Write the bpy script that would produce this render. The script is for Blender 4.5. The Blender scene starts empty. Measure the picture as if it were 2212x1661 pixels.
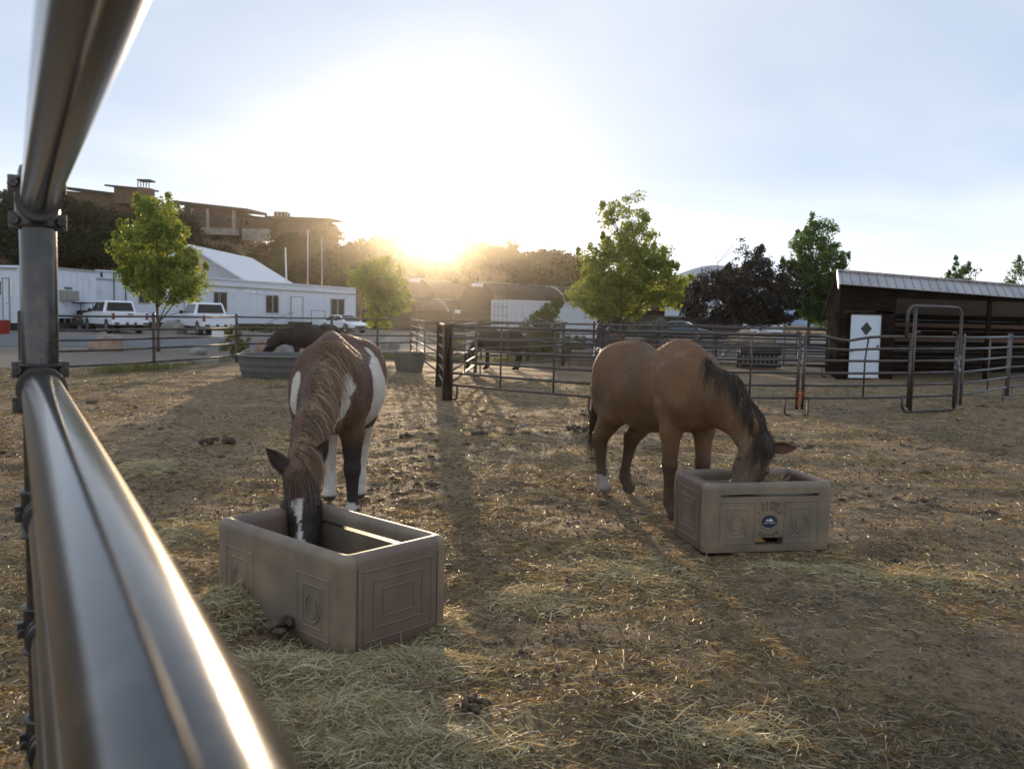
HAZE_D = 0.00019
import bpy, math, random
import numpy as np
from math import radians as R, sin, cos, pi
from mathutils import Vector, Matrix, noise as mnoise
random.seed(7); rng = np.random.default_rng(7)
C = bpy.context.scene.collection
SC = bpy.context.scene
# ------------------------------------------------------------ camera
CAM_H = 1.75; FPX = 1900.0; DS = 1900/1536.0   # depths below are written for a 25 mm lens and stretched by DS
CAM_H += 0; PW, PH = 2212.0, 1661.0
PITCH = math.atan(150/FPX); ROLL = R(1.3)
camd = bpy.data.cameras.new('camera'); cam = bpy.data.objects.new('camera', camd); C.objects.link(cam)
SC.camera = cam
camd.sensor_width = 36; camd.lens = 36*FPX/PW
camd.clip_start = 0.05; camd.clip_end = 3000
Mrot = Matrix.Rotation(R(90)-PITCH, 4, 'X') @ Matrix.Rotation(ROLL, 4, 'Z')
cam.matrix_world = Matrix.Translation((0,0,CAM_H)) @ Mrot
camd.dof.use_dof = True; camd.dof.focus_distance = 8.0; camd.dof.aperture_fstop = 4.0
SC.render.resolution_x = 1024; SC.render.resolution_y = 768
def ray(px, py):
    return (Mrot.to_3x3() @ Vector(((px-PW/2)/FPX, -(py-PH/2)/FPX, -1.0)))
def P(px, py, D):
    r = ray(px, py); return Vector((0,0,CAM_H)) + r*(D*DS/r.y)
def G(px, py, z=0.0):
    r = ray(px, py); t = (z-CAM_H)/r.z; return Vector((0,0,CAM_H)) + r*t
def X(px, D, z=0.0):
    'ground point at column px and depth D (height z)'
    lo = P(px, 680, D)
    for k in range(3):
        # move along the tilted vertical until height matches
        py = (680 if k == 0 else py) + (lo.z - z)*FPX/(D*DS)
        lo = P(px, py, D)
    return Vector((lo.x, D*DS, z))
# ------------------------------------------------------------ sky, sun, exposure
SUN_AZ = math.atan2((932-PW/2)/FPX, 1.0)      # to the right of +Y
SUN_EL = R(6.5)
sdir = Vector((sin(SUN_AZ)*cos(SUN_EL), cos(SUN_AZ)*cos(SUN_EL), sin(SUN_EL)))
w = bpy.data.worlds.new('World'); SC.world = w; w.use_nodes = True
nt = w.node_tree; nt.nodes.clear(); N = nt.nodes.new; Lk = nt.links.new
out = N('ShaderNodeOutputWorld'); bg = N('ShaderNodeBackground'); Lk(bg.outputs[0], out.inputs[0])
sky = N('ShaderNodeTexSky'); sky.sky_type = 'NISHITA'; sky.sun_disc = False
sky.sun_elevation = SUN_EL; sky.sun_rotation = SUN_AZ; sky.altitude = 1800
sky.air_density = 1.0; sky.dust_density = 1.5; sky.ozone_density = 1.5
tc = N('ShaderNodeTexCoord')
def math_(op, a, b=None, clamp=False):
    n = N('ShaderNodeMath'); n.operation = op; n.use_clamp = clamp
    for i, v in enumerate((a, b)):
        if v is None: continue
        if isinstance(v, (int, float)): n.inputs[i].default_value = v
        else: Lk(v, n.inputs[i])
    return n.outputs[0]
nrm = N('ShaderNodeVectorMath'); nrm.operation = 'NORMALIZE'; Lk(tc.outputs['Generated'], nrm.inputs[0])
dt = N('ShaderNodeVectorMath'); dt.operation = 'DOT_PRODUCT'; Lk(nrm.outputs[0], dt.inputs[0]); dt.inputs[1].default_value = sdir
sep = N('ShaderNodeSeparateXYZ'); Lk(nrm.outputs[0], sep.inputs[0])
zz = math_('ADD', math_('MAXIMUM', sep.outputs[2], 0.0), 0.12)
cx = math_('DIVIDE', sep.outputs[0], zz); cy = math_('DIVIDE', sep.outputs[1], zz)
cmb = N('ShaderNodeCombineXYZ'); Lk(math_('MULTIPLY', cx, 0.55), cmb.inputs[0]); Lk(math_('MULTIPLY', cy, 0.8), cmb.inputs[1])
n1 = N('ShaderNodeTexNoise'); n1.inputs['Scale'].default_value = 0.75; n1.inputs['Detail'].default_value = 5; n1.inputs['Roughness'].default_value = .48
n1.inputs['Distortion'].default_value = .4
Lk(cmb.outputs[0], n1.inputs['Vector'])
cr = N('ShaderNodeValToRGB'); Lk(n1.outputs[0], cr.inputs[0])
cr.color_ramp.elements[0].position = .38; cr.color_ramp.elements[1].position = .60
# thin veil of cloud: brighter where the sun shines through it
acos = math_('ARCCOSINE', math_('MINIMUM', dt.outputs['Value'], 0.99999))
g1 = math_('EXPONENT', math_('MULTIPLY', acos, -1/0.043))
g2 = math_('EXPONENT', math_('MULTIPLY', acos, -1/0.26))
glow = math_('ADD', math_('MULTIPLY', g1, 12.0), math_('MULTIPLY', g2, .8))
elev = math_('MAXIMUM', sep.outputs[2], 0.0)
hor = math_('EXPONENT', math_('MULTIPLY', elev, -1/0.10))
vb = N('ShaderNodeMix'); vb.data_type = 'RGBA'; Lk(cr.outputs[0], vb.inputs[0])
vb.inputs[6].default_value = (2.7, 3.5, 4.8, 1); vb.inputs[7].default_value = (4.25, 4.75, 5.5, 1)
hz = N('ShaderNodeVectorMath'); hz.operation = 'SCALE'; hz.inputs[0].default_value = (6.0, 5.9, 5.6); Lk(hor, hz.inputs['Scale'])
gl = N('ShaderNodeVectorMath'); gl.operation = 'SCALE'; gl.inputs[0].default_value = (1.0, .93, .78); Lk(glow, gl.inputs['Scale'])
a1 = N('ShaderNodeVectorMath'); a1.operation = 'ADD'; Lk(vb.outputs[2], a1.inputs[0]); Lk(hz.outputs[0], a1.inputs[1])
a2 = N('ShaderNodeVectorMath'); a2.operation = 'ADD'; Lk(a1.outputs[0], a2.inputs[0]); Lk(gl.outputs[0], a2.inputs[1])
mx = N('ShaderNodeMix'); mx.data_type = 'RGBA'; mx.inputs[0].default_value = .97
Lk(sky.outputs[0], mx.inputs[6]); Lk(a2.outputs[0], mx.inputs[7])
Lk(mx.outputs[2], bg.inputs[0]); bg.inputs[1].default_value = 0.15
sl = bpy.data.lights.new('sun', 'SUN'); sun = bpy.data.objects.new('sun', sl); C.objects.link(sun)
sl.energy = 5.0; sl.angle = R(0.6); sl.color = (1, .74, .46)
sun.rotation_euler = (-sdir).to_track_quat('-Z', 'Y').to_euler()
vs = SC.view_settings
vs.view_transform = 'Standard'; vs.look = 'None'; vs.exposure = 0.13; vs.gamma = 1
SC.render.engine = 'CYCLES'
# ------------------------------------------------------------ materials
def mat(name, c=(.5,.5,.5), rough=.8, metal=0, c2=None, scale=6, bump=0, bscale=40, detail=5, attr=None,
        trans=0, tint=(1.7,1.9,1.0), sheen=0, spec=.5, vec='Object', bdist=.01, ramp=(.35,.65), stretch=None, c3=None, scale3=1.0, coat=0):
    m = bpy.data.materials.new(name); m.use_nodes = True
    t = m.node_tree; b = t.nodes['Principled BSDF']; n = t.nodes.new; l = t.links.new
    b.inputs['Roughness'].default_value = rough; b.inputs['Metallic'].default_value = metal
    b.inputs['Specular IOR Level'].default_value = spec
    b.inputs['Coat Weight'].default_value = coat
    b.inputs['Sheen Weight'].default_value = sheen; b.inputs['Sheen Roughness'].default_value = .4
    co = n('ShaderNodeTexCoord'); src = co.outputs[vec]
    if stretch:
        mp = n('ShaderNodeMapping'); mp.inputs['Scale'].default_value = stretch; l(src, mp.inputs[0]); src = mp.outputs[0]
    col = None
    if attr:
        a = n('ShaderNodeAttribute'); a.attribute_name = attr; col = a.outputs['Color']
    def noi(s, d=detail):
        q = n('ShaderNodeTexNoise'); q.inputs['Scale'].default_value = s; q.inputs['Detail'].default_value = d; l(src, q.inputs['Vector']); return q
    def ramped(q, r):
        k = n('ShaderNodeMapRange'); l(q.outputs[0], k.inputs[0]); k.inputs[1].default_value = r[0]; k.inputs[2].default_value = r[1]; return k.outputs[0]
    if c2 is not None:
        q = ramped(noi(scale), ramp); mxn = n('ShaderNodeMix'); mxn.data_type = 'RGBA'; l(q, mxn.inputs[0])
        if col is not None:
            l(col, mxn.inputs[6]); mm = n('ShaderNodeMix'); mm.data_type = 'RGBA'; mm.blend_type = 'MULTIPLY'; mm.inputs[0].default_value = 1
            l(col, mm.inputs[6]); mm.inputs[7].default_value = (*c2, 1); l(mm.outputs[2], mxn.inputs[7])
        else:
            mxn.inputs[6].default_value = (*c, 1); mxn.inputs[7].default_value = (*c2, 1)
        col = mxn.outputs[2]
        if c3 is not None:
            q = ramped(noi(scale3), (.5,.7)); m3 = n('ShaderNodeMix'); m3.data_type = 'RGBA'; l(q, m3.inputs[0]); l(col, m3.inputs[6]); m3.inputs[7].default_value = (*c3, 1); col = m3.outputs[2]
    if col is not None: l(col, b.inputs['Base Color'])
    else: b.inputs['Base Color'].default_value = (*c, 1)
    if bump:
        q = noi(bscale, 6); bp = n('ShaderNodeBump'); bp.inputs['Strength'].default_value = bump; bp.inputs['Distance'].default_value = bdist
        l(q.outputs[0], bp.inputs['Height']); l(bp.outputs[0], b.inputs['Normal'])
    if trans:
        tr = n('ShaderNodeBsdfTranslucent'); ms = n('ShaderNodeMixShader'); ms.inputs[0].default_value = trans
        if col is not None:
            g = n('ShaderNodeMix'); g.data_type = 'RGBA'; g.blend_type = 'MULTIPLY'; g.inputs[0].default_value = 1; l(col, g.inputs[6]); g.inputs[7].default_value = (*tint,1)
            l(g.outputs[2], tr.inputs[0])
        else: tr.inputs[0].default_value = (min(1,c[0]*1.7), min(1,c[1]*1.9), c[2], 1)
        l(b.outputs[0], ms.inputs[1]); l(tr.outputs[0], ms.inputs[2]); l(ms.outputs[0], t.nodes['Material Output'].inputs[0])
    return m
# ------------------------------------------------------------ object helpers
def tag(o, label=None, cat=None, group=None, kind=None):
    if label: o['label'] = label
    if cat: o['category'] = cat
    if group: o['group'] = group
    if kind: o['kind'] = kind
    return o
def empty(name, loc=(0,0,0), rz=0, label=None, cat=None, group=None):
    o = bpy.data.objects.new(name, None); C.objects.link(o); o.location = loc; o.rotation_euler = (0,0,rz)
    o.empty_display_size = .2
    return tag(o, label, cat, group)
def copy_tree(o, parent=None):
    c = o.copy(); C.objects.link(c); c.parent = parent
    for ch in list(o.children): copy_tree(ch, c)
    return c
def mesh_obj(name, V, F, m, parent=None, smooth=False, colors=None, bevel=0):
    me = bpy.data.meshes.new(name)
    V = np.asarray(V, dtype=np.float32)
    if isinstance(F, np.ndarray):
        k = F.shape[1]; nf = len(F)
        me.vertices.add(len(V)); me.vertices.foreach_set('co', V.ravel())
        me.loops.add(nf*k); me.loops.foreach_set('vertex_index', F.astype(np.int32).ravel())
        me.polygons.add(nf); me.polygons.foreach_set('loop_start', np.arange(0, nf*k, k, dtype=np.int32))
        me.update(calc_edges=True); me.validate()
    else:
        me.from_pydata(V.tolist(), [], F)
    if colors is not None:
        ca = me.color_attributes.new('Col', 'FLOAT_COLOR', 'POINT')
        c4 = np.ones((len(V),4), dtype=np.float32); c4[:,:3] = colors; ca.data.foreach_set('color', c4.ravel())
    me.polygons.foreach_set('use_smooth', [bool(smooth)]*len(me.polygons))
    me.materials.append(m)
    o = bpy.data.objects.new(name, me); C.objects.link(o)
    if parent: o.parent = parent
    if bevel:
        b = o.modifiers.new('bevel', 'BEVEL'); b.width = bevel; b.segments = 2; b.limit_method = 'ANGLE'; b.angle_limit = R(40)
    return o
class MB:
    def __init__(s): s.v = []; s.f = []
    def add(s, V, F):
        n = len(s.v); s.v += [tuple(p) for p in V]; s.f += [tuple(i+n for i in f) for f in F]; return s
    def box(s, c, size, rz=0, M=None):
        hx, hy, hz_ = size[0]/2, size[1]/2, size[2]/2; V = []
        for z in (-hz_, hz_):
            for x, y in ((-hx,-hy),(hx,-hy),(hx,hy),(-hx,hy)):
                p = Vector((x,y,z))
                if M is not None: p = M @ p
                else: p = Vector((x*cos(rz)-y*sin(rz), x*sin(rz)+y*cos(rz), z))
                V.append(p+Vector(c))
        return s.add(V, [(3,2,1,0),(4,5,6,7),(0,1,5,4),(1,2,6,5),(2,3,7,6),(3,0,4,7)])
    def beam(s, a, b, w_, h_, up=(0,0,1)):
        a = Vector(a); b = Vector(b); d = (b-a); L = d.length; d.normalize()
        x = d.cross(Vector(up));
        if x.length < 1e-4: x = d.cross(Vector((0,1,0)))
        x.normalize(); u = x.cross(d)
        V = [p + x*sx*w_/2 + u*su*h_/2 for p in (a,b) for sx, su in ((-1,-1),(1,-1),(1,1),(-1,1))]
        return s.add(V, [(0,1,2,3),(7,6,5,4),(0,4,5,1),(1,5,6,2),(2,6,7,3),(3,7,4,0)])
    def tube(s, pts, r, n=10, cap=True, flat=1.0):
        pts = [Vector(p) for p in pts]; rr = r if isinstance(r, (list,tuple)) else [r]*len(pts)
        V = []; prev = None
        for i, p in enumerate(pts):
            d = (pts[min(i+1,len(pts)-1)]-pts[max(i-1,0)]).normalized()
            if prev is None:
                x = d.cross(Vector((0,0,1)))
                if x.length < .05: x = d.cross(Vector((0,1,0)))
            else: x = prev - d*prev.dot(d)
            x.normalize(); prev = x; y = d.cross(x)
            for k in range(n):
                a = 2*pi*k/n; V.append(p + (x*cos(a)+y*sin(a)*flat)*rr[i])
        F = []
        for i in range(len(pts)-1):
            for k in range(n):
                k2 = (k+1)%n; F.append((i*n+k, (i+1)*n+k, (i+1)*n+k2, i*n+k2))
        if cap: F.append(tuple(range(n))); F.append(tuple((len(pts)-1)*n+k for k in reversed(range(n))))
        return s.add(V, F)
    def lathe(s, c, prof, n=32, axis='Z', sx=1, sy=1):
        V = []; m = len(prof)
        for k in range(n):
            a = 2*pi*k/n
            for r, z in prof:
                if axis == 'Z': V.append((c[0]+r*cos(a)*sx, c[1]+r*sin(a)*sy, c[2]+z))
                elif axis == 'Y': V.append((c[0]+r*cos(a), c[1]+z, c[2]+r*sin(a)))
                else: V.append((c[0]+z, c[1]+r*cos(a), c[2]+r*sin(a)))
        F = [(k*m+i, ((k+1)%n)*m+i, ((k+1)%n)*m+i+1, k*m+i+1) for k in range(n) for i in range(m-1)]
        return s.add(V, F)
    def prism(s, poly, a, b, axis='Y', w0=None, w1=None):
        'poly of (u,v) extruded from a to b along axis'
        n = len(poly); V = []
        for q in (a, b):
            for u, v in poly:
                V.append((u,q,v) if axis == 'Y' else ((q,u,v) if axis == 'X' else (u,v,q)))
        F = [tuple(range(n)), tuple(reversed(range(n,2*n)))] + [(i, i+n, (i+1)%n+n, (i+1)%n) for i in range(n)]
        return s.add(V, F)
    def build(s, name, m, parent=None, smooth=False, bevel=0):
        o = mesh_obj(name, s.v, s.f, m, parent, smooth, None, bevel)
        return o
def smooth_auto(o, ang=35):
    me = o.data; me.polygons.foreach_set('use_smooth', [True]*len(me.polygons))
    try: me.set_sharp_from_angle(angle=R(ang))
    except Exception: pass
    return o
# ------------------------------------------------------------ value noise (numpy)
def vnoise(x, y, seed=0):
    xi = np.floor(x).astype(np.int64); yi = np.floor(y).astype(np.int64); fx = x-xi; fy = y-yi
    fx = fx*fx*(3-2*fx); fy = fy*fy*(3-2*fy)
    def h(a, b):
        n_ = (a*374761393 + b*668265263 + seed*974634777) & 0xffffffff
        n_ = ((n_ ^ (n_ >> 13))*1274126177) & 0xffffffff
        return ((n_ ^ (n_ >> 16)) & 0xffff)/65535.0
    return (h(xi,yi)*(1-fx)+h(xi+1,yi)*fx)*(1-fy) + (h(xi,yi+1)*(1-fx)+h(xi+1,yi+1)*fx)*fy
def fbm(x, y, oct=4, seed=0, gain=.5):
    s = 0; a = 1; t = 0
    for i in range(oct):
        s = s + a*vnoise(x*2**i+i*17.3, y*2**i-i*9.1, seed+i); t += a; a *= gain
    return s/t
def sm(x, a, b):
    t = np.clip((x-a)/(b-a), 0, 1); return t*t*(3-2*t)
# ------------------------------------------------------------ materials in use
M = {}
M['pipe'] = mat('pipe_paint', (.035,.03,.028), .36, .3, c2=(.10,.085,.07), scale=3, ramp=(.45,.8), bump=.15, bscale=120, bdist=.002, stretch=(1,1,1), spec=.6)
M['rail_near'] = mat('bronze_pipe', (.010,.009,.008), .17, .0, coat=.1, c2=(.04,.03,.022), scale=9, ramp=(.48,.8), c3=(.05,.043,.035), scale3=22, bump=.25, bscale=45, bdist=.0012, spec=.5)
M['clamp'] = mat('clamp_metal', (.03,.028,.026), .4, .6, c2=(.09,.08,.07), scale=8)
M['panel'] = mat('panel_steel', (.075,.062,.055), .45, .35, c2=(.15,.10,.075), scale=7, ramp=(.5,.8), bump=.2, bscale=90, bdist=.002)
M['panel_blue'] = mat('galvanised_steel', (.085,.088,.092), .5, .4, c2=(.17,.16,.15), scale=7)
M['white_paint'] = mat('white_siding', (.62,.66,.72), .6, c2=(.45,.48,.52), scale=1.2, ramp=(.55,.9))
M['white_grey'] = mat('grey_trim', (.30,.29,.24), .7)
M['glass'] = mat('dark_glass', (.012,.012,.011), .18, spec=.35)
M['car_white'] = mat('white_car_paint', (.75,.77,.8), .25, coat=.6)
M['car_blue'] = mat('blue_car_paint', (.10,.14,.20), .25, coat=.6)
M['rubber'] = mat('tyre_rubber', (.03,.03,.03), .8)
M['rim'] = mat('alloy', (.5,.5,.5), .35, .8)
M['red'] = mat('red_lens', (.28,.03,.02), .3)
M['black_plastic'] = mat('black_plastic', (.03,.03,.032), .55, bump=.1, bscale=30)
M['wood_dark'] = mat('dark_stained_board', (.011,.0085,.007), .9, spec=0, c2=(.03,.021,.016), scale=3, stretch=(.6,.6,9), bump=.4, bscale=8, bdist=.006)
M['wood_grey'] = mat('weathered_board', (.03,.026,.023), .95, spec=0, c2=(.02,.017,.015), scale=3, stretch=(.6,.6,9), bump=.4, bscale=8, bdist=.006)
M['roof_metal'] = mat('roof_metal', (.42,.40,.40), .55, .1, c2=(.33,.31,.31), scale=1.5)
M['door_white'] = mat('white_door', (.62,.68,.74), .5, c2=(.5,.54,.57), scale=4, ramp=(.6,.9))
M['rust'] = mat('rusty_rail', (.13,.07,.05), .8)
M['rope'] = mat('rope', (.35,.28,.2), .9)
M['twine'] = mat('orange_twine', (.5,.13,.05), .8)
M['leather'] = mat('dark_leather', (.04,.03,.03), .5)
M['tan_plastic'] = mat('tan_plastic', (.25,.185,.12), .55, c2=(.16,.12,.082), scale=5, ramp=(.38,.66), bump=.25, bscale=220, bdist=.0015, c3=(.15,.125,.09), scale3=2.2)
M['maroon_plastic'] = mat('maroon_plastic', (.15,.098,.07), .5, c2=(.185,.135,.10), scale=4, ramp=(.4,.75), bump=.25, bscale=220, bdist=.0015)
M['badge'] = mat('badge', (.02,.025,.045), .35)
M['badge_white'] = mat('badge_white', (.7,.7,.72), .5)
M['tank_plastic'] = mat('tank_plastic', (.085,.09,.085), .6, c2=(.12,.115,.10), scale=4, bump=.2, bscale=60)
M['brick'] = mat('house_brick', (.12,.075,.05), .9, spec=.1, c2=(.17,.11,.075), scale=2)
M['house_roof'] = mat('house_roof', (.03,.022,.018), .9)
M['stone'] = mat('retaining_stone', (.38,.33,.27), .9, c2=(.24,.2,.16), scale=1.3)
M['tent'] = mat('white_tent', (.68,.69,.72), .7)
M['quonset'] = mat('quonset_cover', (.04,.037,.034), .8, spec=.04, c2=(.06,.055,.05), scale=.8)
M['vent'] = mat('vent_film', (.8,.8,.78), .5)
M['shade_cloth'] = mat('shade_cloth', (.05,.042,.035), .95, c2=(.035,.03,.025), scale=1.5)
M['container'] = mat('container_paint', (.58,.60,.62), .55, c2=(.42,.42,.42), scale=1.5, ramp=(.55,.9))
M['boulder_red'] = mat('red_sandstone', (.26,.15,.105), .9, c2=(.34,.24,.18), scale=3, bump=.6, bscale=12, bdist=.05)
M['boulder_grey'] = mat('grey_stone', (.33,.31,.27), .9, c2=(.2,.19,.17), scale=3, bump=.6, bscale=12, bdist=.05)
M['bark'] = mat('bark', (.14,.11,.08), .9, c2=(.08,.06,.045), scale=12, bump=.5, bscale=30)
M['pole_white'] = mat('white_pole', (.7,.7,.7), .5)
M['paper'] = mat('white_sign', (.75,.75,.74), .6)
M['cart_green'] = mat('cart_body', (.05,.055,.05), .4)
M['leaf_maple'] = mat('maple_leaf', attr='Col', rough=.5, trans=.5, tint=(2.2,1.9,.85), c2=(.7,.75,.7), scale=1.2)
M['leaf_dark'] = mat('purple_leaf', attr='Col', rough=.55, trans=.12, c2=(.8,.7,.7), scale=1.0)
M['leaf_scrub'] = mat('scrub_leaf', attr='Col', rough=.8, trans=.06, spec=.1, c2=(.7,.7,.7), scale=.5)
M['straw'] = mat('straw', attr='Col', rough=.5, trans=.25, tint=(1.5,1.25,.8), spec=.5)
M['dung'] = mat('dung', (.075,.052,.033), .9, c2=(.12,.085,.055), scale=30, bump=1, bscale=40, bdist=.02)
M['hair'] = mat('horse_hair', attr='Col', rough=.5, trans=.25, tint=(1.5,1.2,.9), spec=.4)
M['hoof'] = mat('hoof', (.12,.10,.08), .6)
M['eye'] = mat('horse_eye', (.01,.008,.006), .1)
def ground_mat():
    m = bpy.data.materials.new('paddock_dirt'); m.use_nodes = True; t = m.node_tree; n = t.nodes.new; l = t.links.new
    b = t.nodes['Principled BSDF']; b.inputs['Roughness'].default_value = .85; b.inputs['Specular IOR Level'].default_value = .35
    co = n('ShaderNodeTexCoord')
    def noi(s, d, dist=0, rough=.6):
        q = n('ShaderNodeTexNoise'); q.inputs['Scale'].default_value = s; q.inputs['Detail'].default_value = d; q.inputs['Roughness'].default_value = rough
        q.inputs['Distortion'].default_value = dist; l(co.outputs['Object'], q.inputs['Vector']); return q.outputs[0]
    def mr(s, a, b_):
        k = n('ShaderNodeMapRange'); l(s, k.inputs[0]); k.inputs[1].default_value = a; k.inputs[2].default_value = b_; return k.outputs[0]
    def mix(f, a, b_):
        k = n('ShaderNodeMix'); k.data_type = 'RGBA'; l(f, k.inputs[0])
        for i, v in ((6,a),(7,b_)):
            if isinstance(v, tuple): k.inputs[i].default_value = (*v,1)
            else: l(v, k.inputs[i])
        return k.outputs[2]
    base = mix(mr(noi(1.1,6),.35,.65), (.165,.105,.055), (.235,.16,.088))
    base = mix(mr(noi(.9,7,1.2),.52,.62), base, (.10,.066,.038))
    base = mix(mr(noi(5,8,1.0),.5,.66), base, (.075,.05,.03))
    base = mix(mr(noi(38,6,.5,.7),.52,.68), base, (.36,.27,.13))
    base = mix(mr(noi(140,4,0,.7),.60,.72), base, (.045,.03,.02))
    l(base, b.inputs['Base Color'])
    bp = n('ShaderNodeBump'); bp.inputs['Strength'].default_value = .9; bp.inputs['Distance'].default_value = .03; l(noi(9,12,.6,.72), bp.inputs['Height'])
    bp2 = n('ShaderNodeBump'); bp2.inputs['Strength'].default_value = .8; bp2.inputs['Distance'].default_value = .008; l(noi(70,6,.6,.75), bp2.inputs['Height']); l(bp.outputs[0], bp2.inputs['Normal'])
    l(bp2.outputs[0], b.inputs['Normal'])
    return m
M['dirt'] = ground_mat()
M['gravel'] = mat('gravel', (.25,.22,.19), .9, spec=.12, c2=(.15,.13,.11), scale=9, c3=(.20,.17,.13), scale3=.35, bump=.8, bscale=25, bdist=.03, detail=8)
M['asphalt'] = mat('asphalt', (.16,.165,.175), .9, spec=.15, c2=(.13,.13,.135), scale=1.0, bump=.3, bscale=60)
M['hill'] = mat('hill_dry_grass', (.15,.095,.05), .95, spec=.1, c2=(.09,.07,.038), scale=.09, c3=(.19,.115,.06), scale3=.05, bump=.6, bscale=1.2, bdist=.4, detail=8)
M['mountain'] = mat('mountain_haze_blue', (.17,.25,.33), .95)  # blue of distant haze painted into the mountain's base colour
# ------------------------------------------------------------ ground
def gh(x, y):
    x = np.asarray(x, float); y = np.asarray(y, float)
    a = (fbm(x*.55, y*.55, 3, 3)-.5)*.07 + (fbm(x*3.2, y*3.2, 3, 11)-.5)*.055 + (fbm(x*11, y*11, 2, 31)-.5)*.022
    k = 1-sm(y, 21, 25)
    for cx_, cy_, r_, h_ in HUMPS:
        d = ((x-cx_)**2+(y-cy_)**2)/r_**2
        a = a + h_*np.exp(-d)*(.55+.9*fbm(x*7, y*7, 3, 77))
    return a*k - .012*(1-k)
HUMPS = []
for px_, py_, r_, h_ in ((470,965,.16,.05),(905,940,.35,.07),(960,950,.3,.06),(870,965,.3,.05),(1030,945,.22,.05),(1130,940,.1,.05),(1245,938,.12,.06),
                         (600,1385,.14,.10),(330,980,.3,.05),(560,870,.4,.04),(1405,960,.3,.05),(250,1060,.35,.06),(1020,1550,.13,.05),(1420,1500,.5,.05),(540,1330,.3,.09),(720,1480,.4,.05),(1230,985,.25,.04)):
    g_ = G(px_, py_); HUMPS.append((g_.x, g_.y, r_, h_))
def build_ground():
    ys = np.concatenate([np.linspace(-8,.4,12), np.linspace(.6,8.5,250), 8.5+ (np.linspace(0,1,200)[1:]**1.6)*16.5, 25+(np.linspace(0,1,40)[1:]**2)*700])
    u = np.linspace(-1,1,360)
    xs = np.sign(u)*(np.abs(u)*7 + np.abs(u)**5*45 + np.abs(u)**14*750)
    XX, YY = np.meshgrid(xs, ys); Z = gh(XX, YY)
    V = np.stack([XX.ravel(), YY.ravel(), Z.ravel()], 1)
    nx, ny = len(xs), len(ys); i = np.arange(nx-1); j = np.arange(ny-1); I, J = np.meshgrid(i, j)
    a = (J*nx+I).ravel(); F = np.stack([a, a+1, a+1+nx, a+nx], 1)
    o = mesh_obj('ground', V, F, M['dirt'], smooth=True); tag(o, kind='structure')
build_ground()
def sheet(name, pts, z, m, th=0):
    mb = MB(); n = len(pts)
    if th: mb.prism([(p[0],p[1]) for p in pts], z-th, z, 'Z')
    else: mb.add([(p[0],p[1],z) for p in pts], [tuple(range(n))])
    o = mb.build(name, m); tag(o, kind='structure'); return o
# gravel verge + car park, then road
gl_ = [X(-400,17.5), X(60,18.6), X(333,21.0), X(511,24.4), X(716,27.2), X(887,28.5), X(1040,28.6), X(1300,28.8), X(1560,29), X(2400,40)]
sheet('gravel_verge', [(p.x,p.y) for p in gl_]+[(200,150),(-200,150)], .0, M['gravel'])
def poly_line_D(pairs): return [X(a,b) for a,b in pairs]
near = poly_line_D([(-600,24),(40,29.5),(333,30.5),(716,33),(1040,36),(1500,39),(2600,46)])
far = poly_line_D([(2600,62),(1500,54),(1040,47),(716,41.5),(333,40),(40,39.5),(-600,33)])
sheet('road', [(p.x,p.y) for p in near+far], .012, M['asphalt'])
# ------------------------------------------------------------ hill
def hillz(x, y):
    y = y/DS; px = 1106 + x/np.maximum(y*DS,1)*FPX
    prof = np.interp(px, [-600,0,150,300,400,520,700,900,1200,1400,1600,1800], [18,20,20.5,19.5,17,15.2,13.6,11.6,8.6,4.6,1.0,0])
    t = sm(y, 74, 138)**.9
    n_ = (fbm(x*.05+5, y*.05, 4, 5)-.5)*3.0*t*np.minimum(1, prof/6)
    back = 1-.35*sm(y, 145, 230)
    return prof*t*back + n_ - .3*(1-t)
def build_hill():
    ys = np.linspace(72, 240, 110)*DS; xs = np.linspace(-190, 90, 200)
    XX, YY = np.meshgrid(xs, ys); Z = hillz(XX, YY)
    V = np.stack([XX.ravel(), YY.ravel(), Z.ravel()], 1); nx, ny = len(xs), len(ys)
    I, J = np.meshgrid(np.arange(nx-1), np.arange(ny-1)); a = (J*nx+I).ravel()
    tag(mesh_obj('hill', V, np.stack([a, a+1, a+1+nx, a+nx],1), M['hill'], smooth=True), kind='structure')
build_hill()
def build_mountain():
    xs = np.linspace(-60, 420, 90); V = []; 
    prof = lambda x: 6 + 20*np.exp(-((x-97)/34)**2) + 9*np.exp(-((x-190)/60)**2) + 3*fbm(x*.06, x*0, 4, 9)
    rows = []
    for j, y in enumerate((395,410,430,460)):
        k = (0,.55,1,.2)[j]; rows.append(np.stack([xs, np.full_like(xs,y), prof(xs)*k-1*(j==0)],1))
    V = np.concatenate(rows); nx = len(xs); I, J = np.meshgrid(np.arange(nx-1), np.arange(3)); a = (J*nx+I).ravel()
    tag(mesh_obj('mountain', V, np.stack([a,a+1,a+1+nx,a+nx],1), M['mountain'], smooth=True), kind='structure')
build_mountain()
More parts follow.
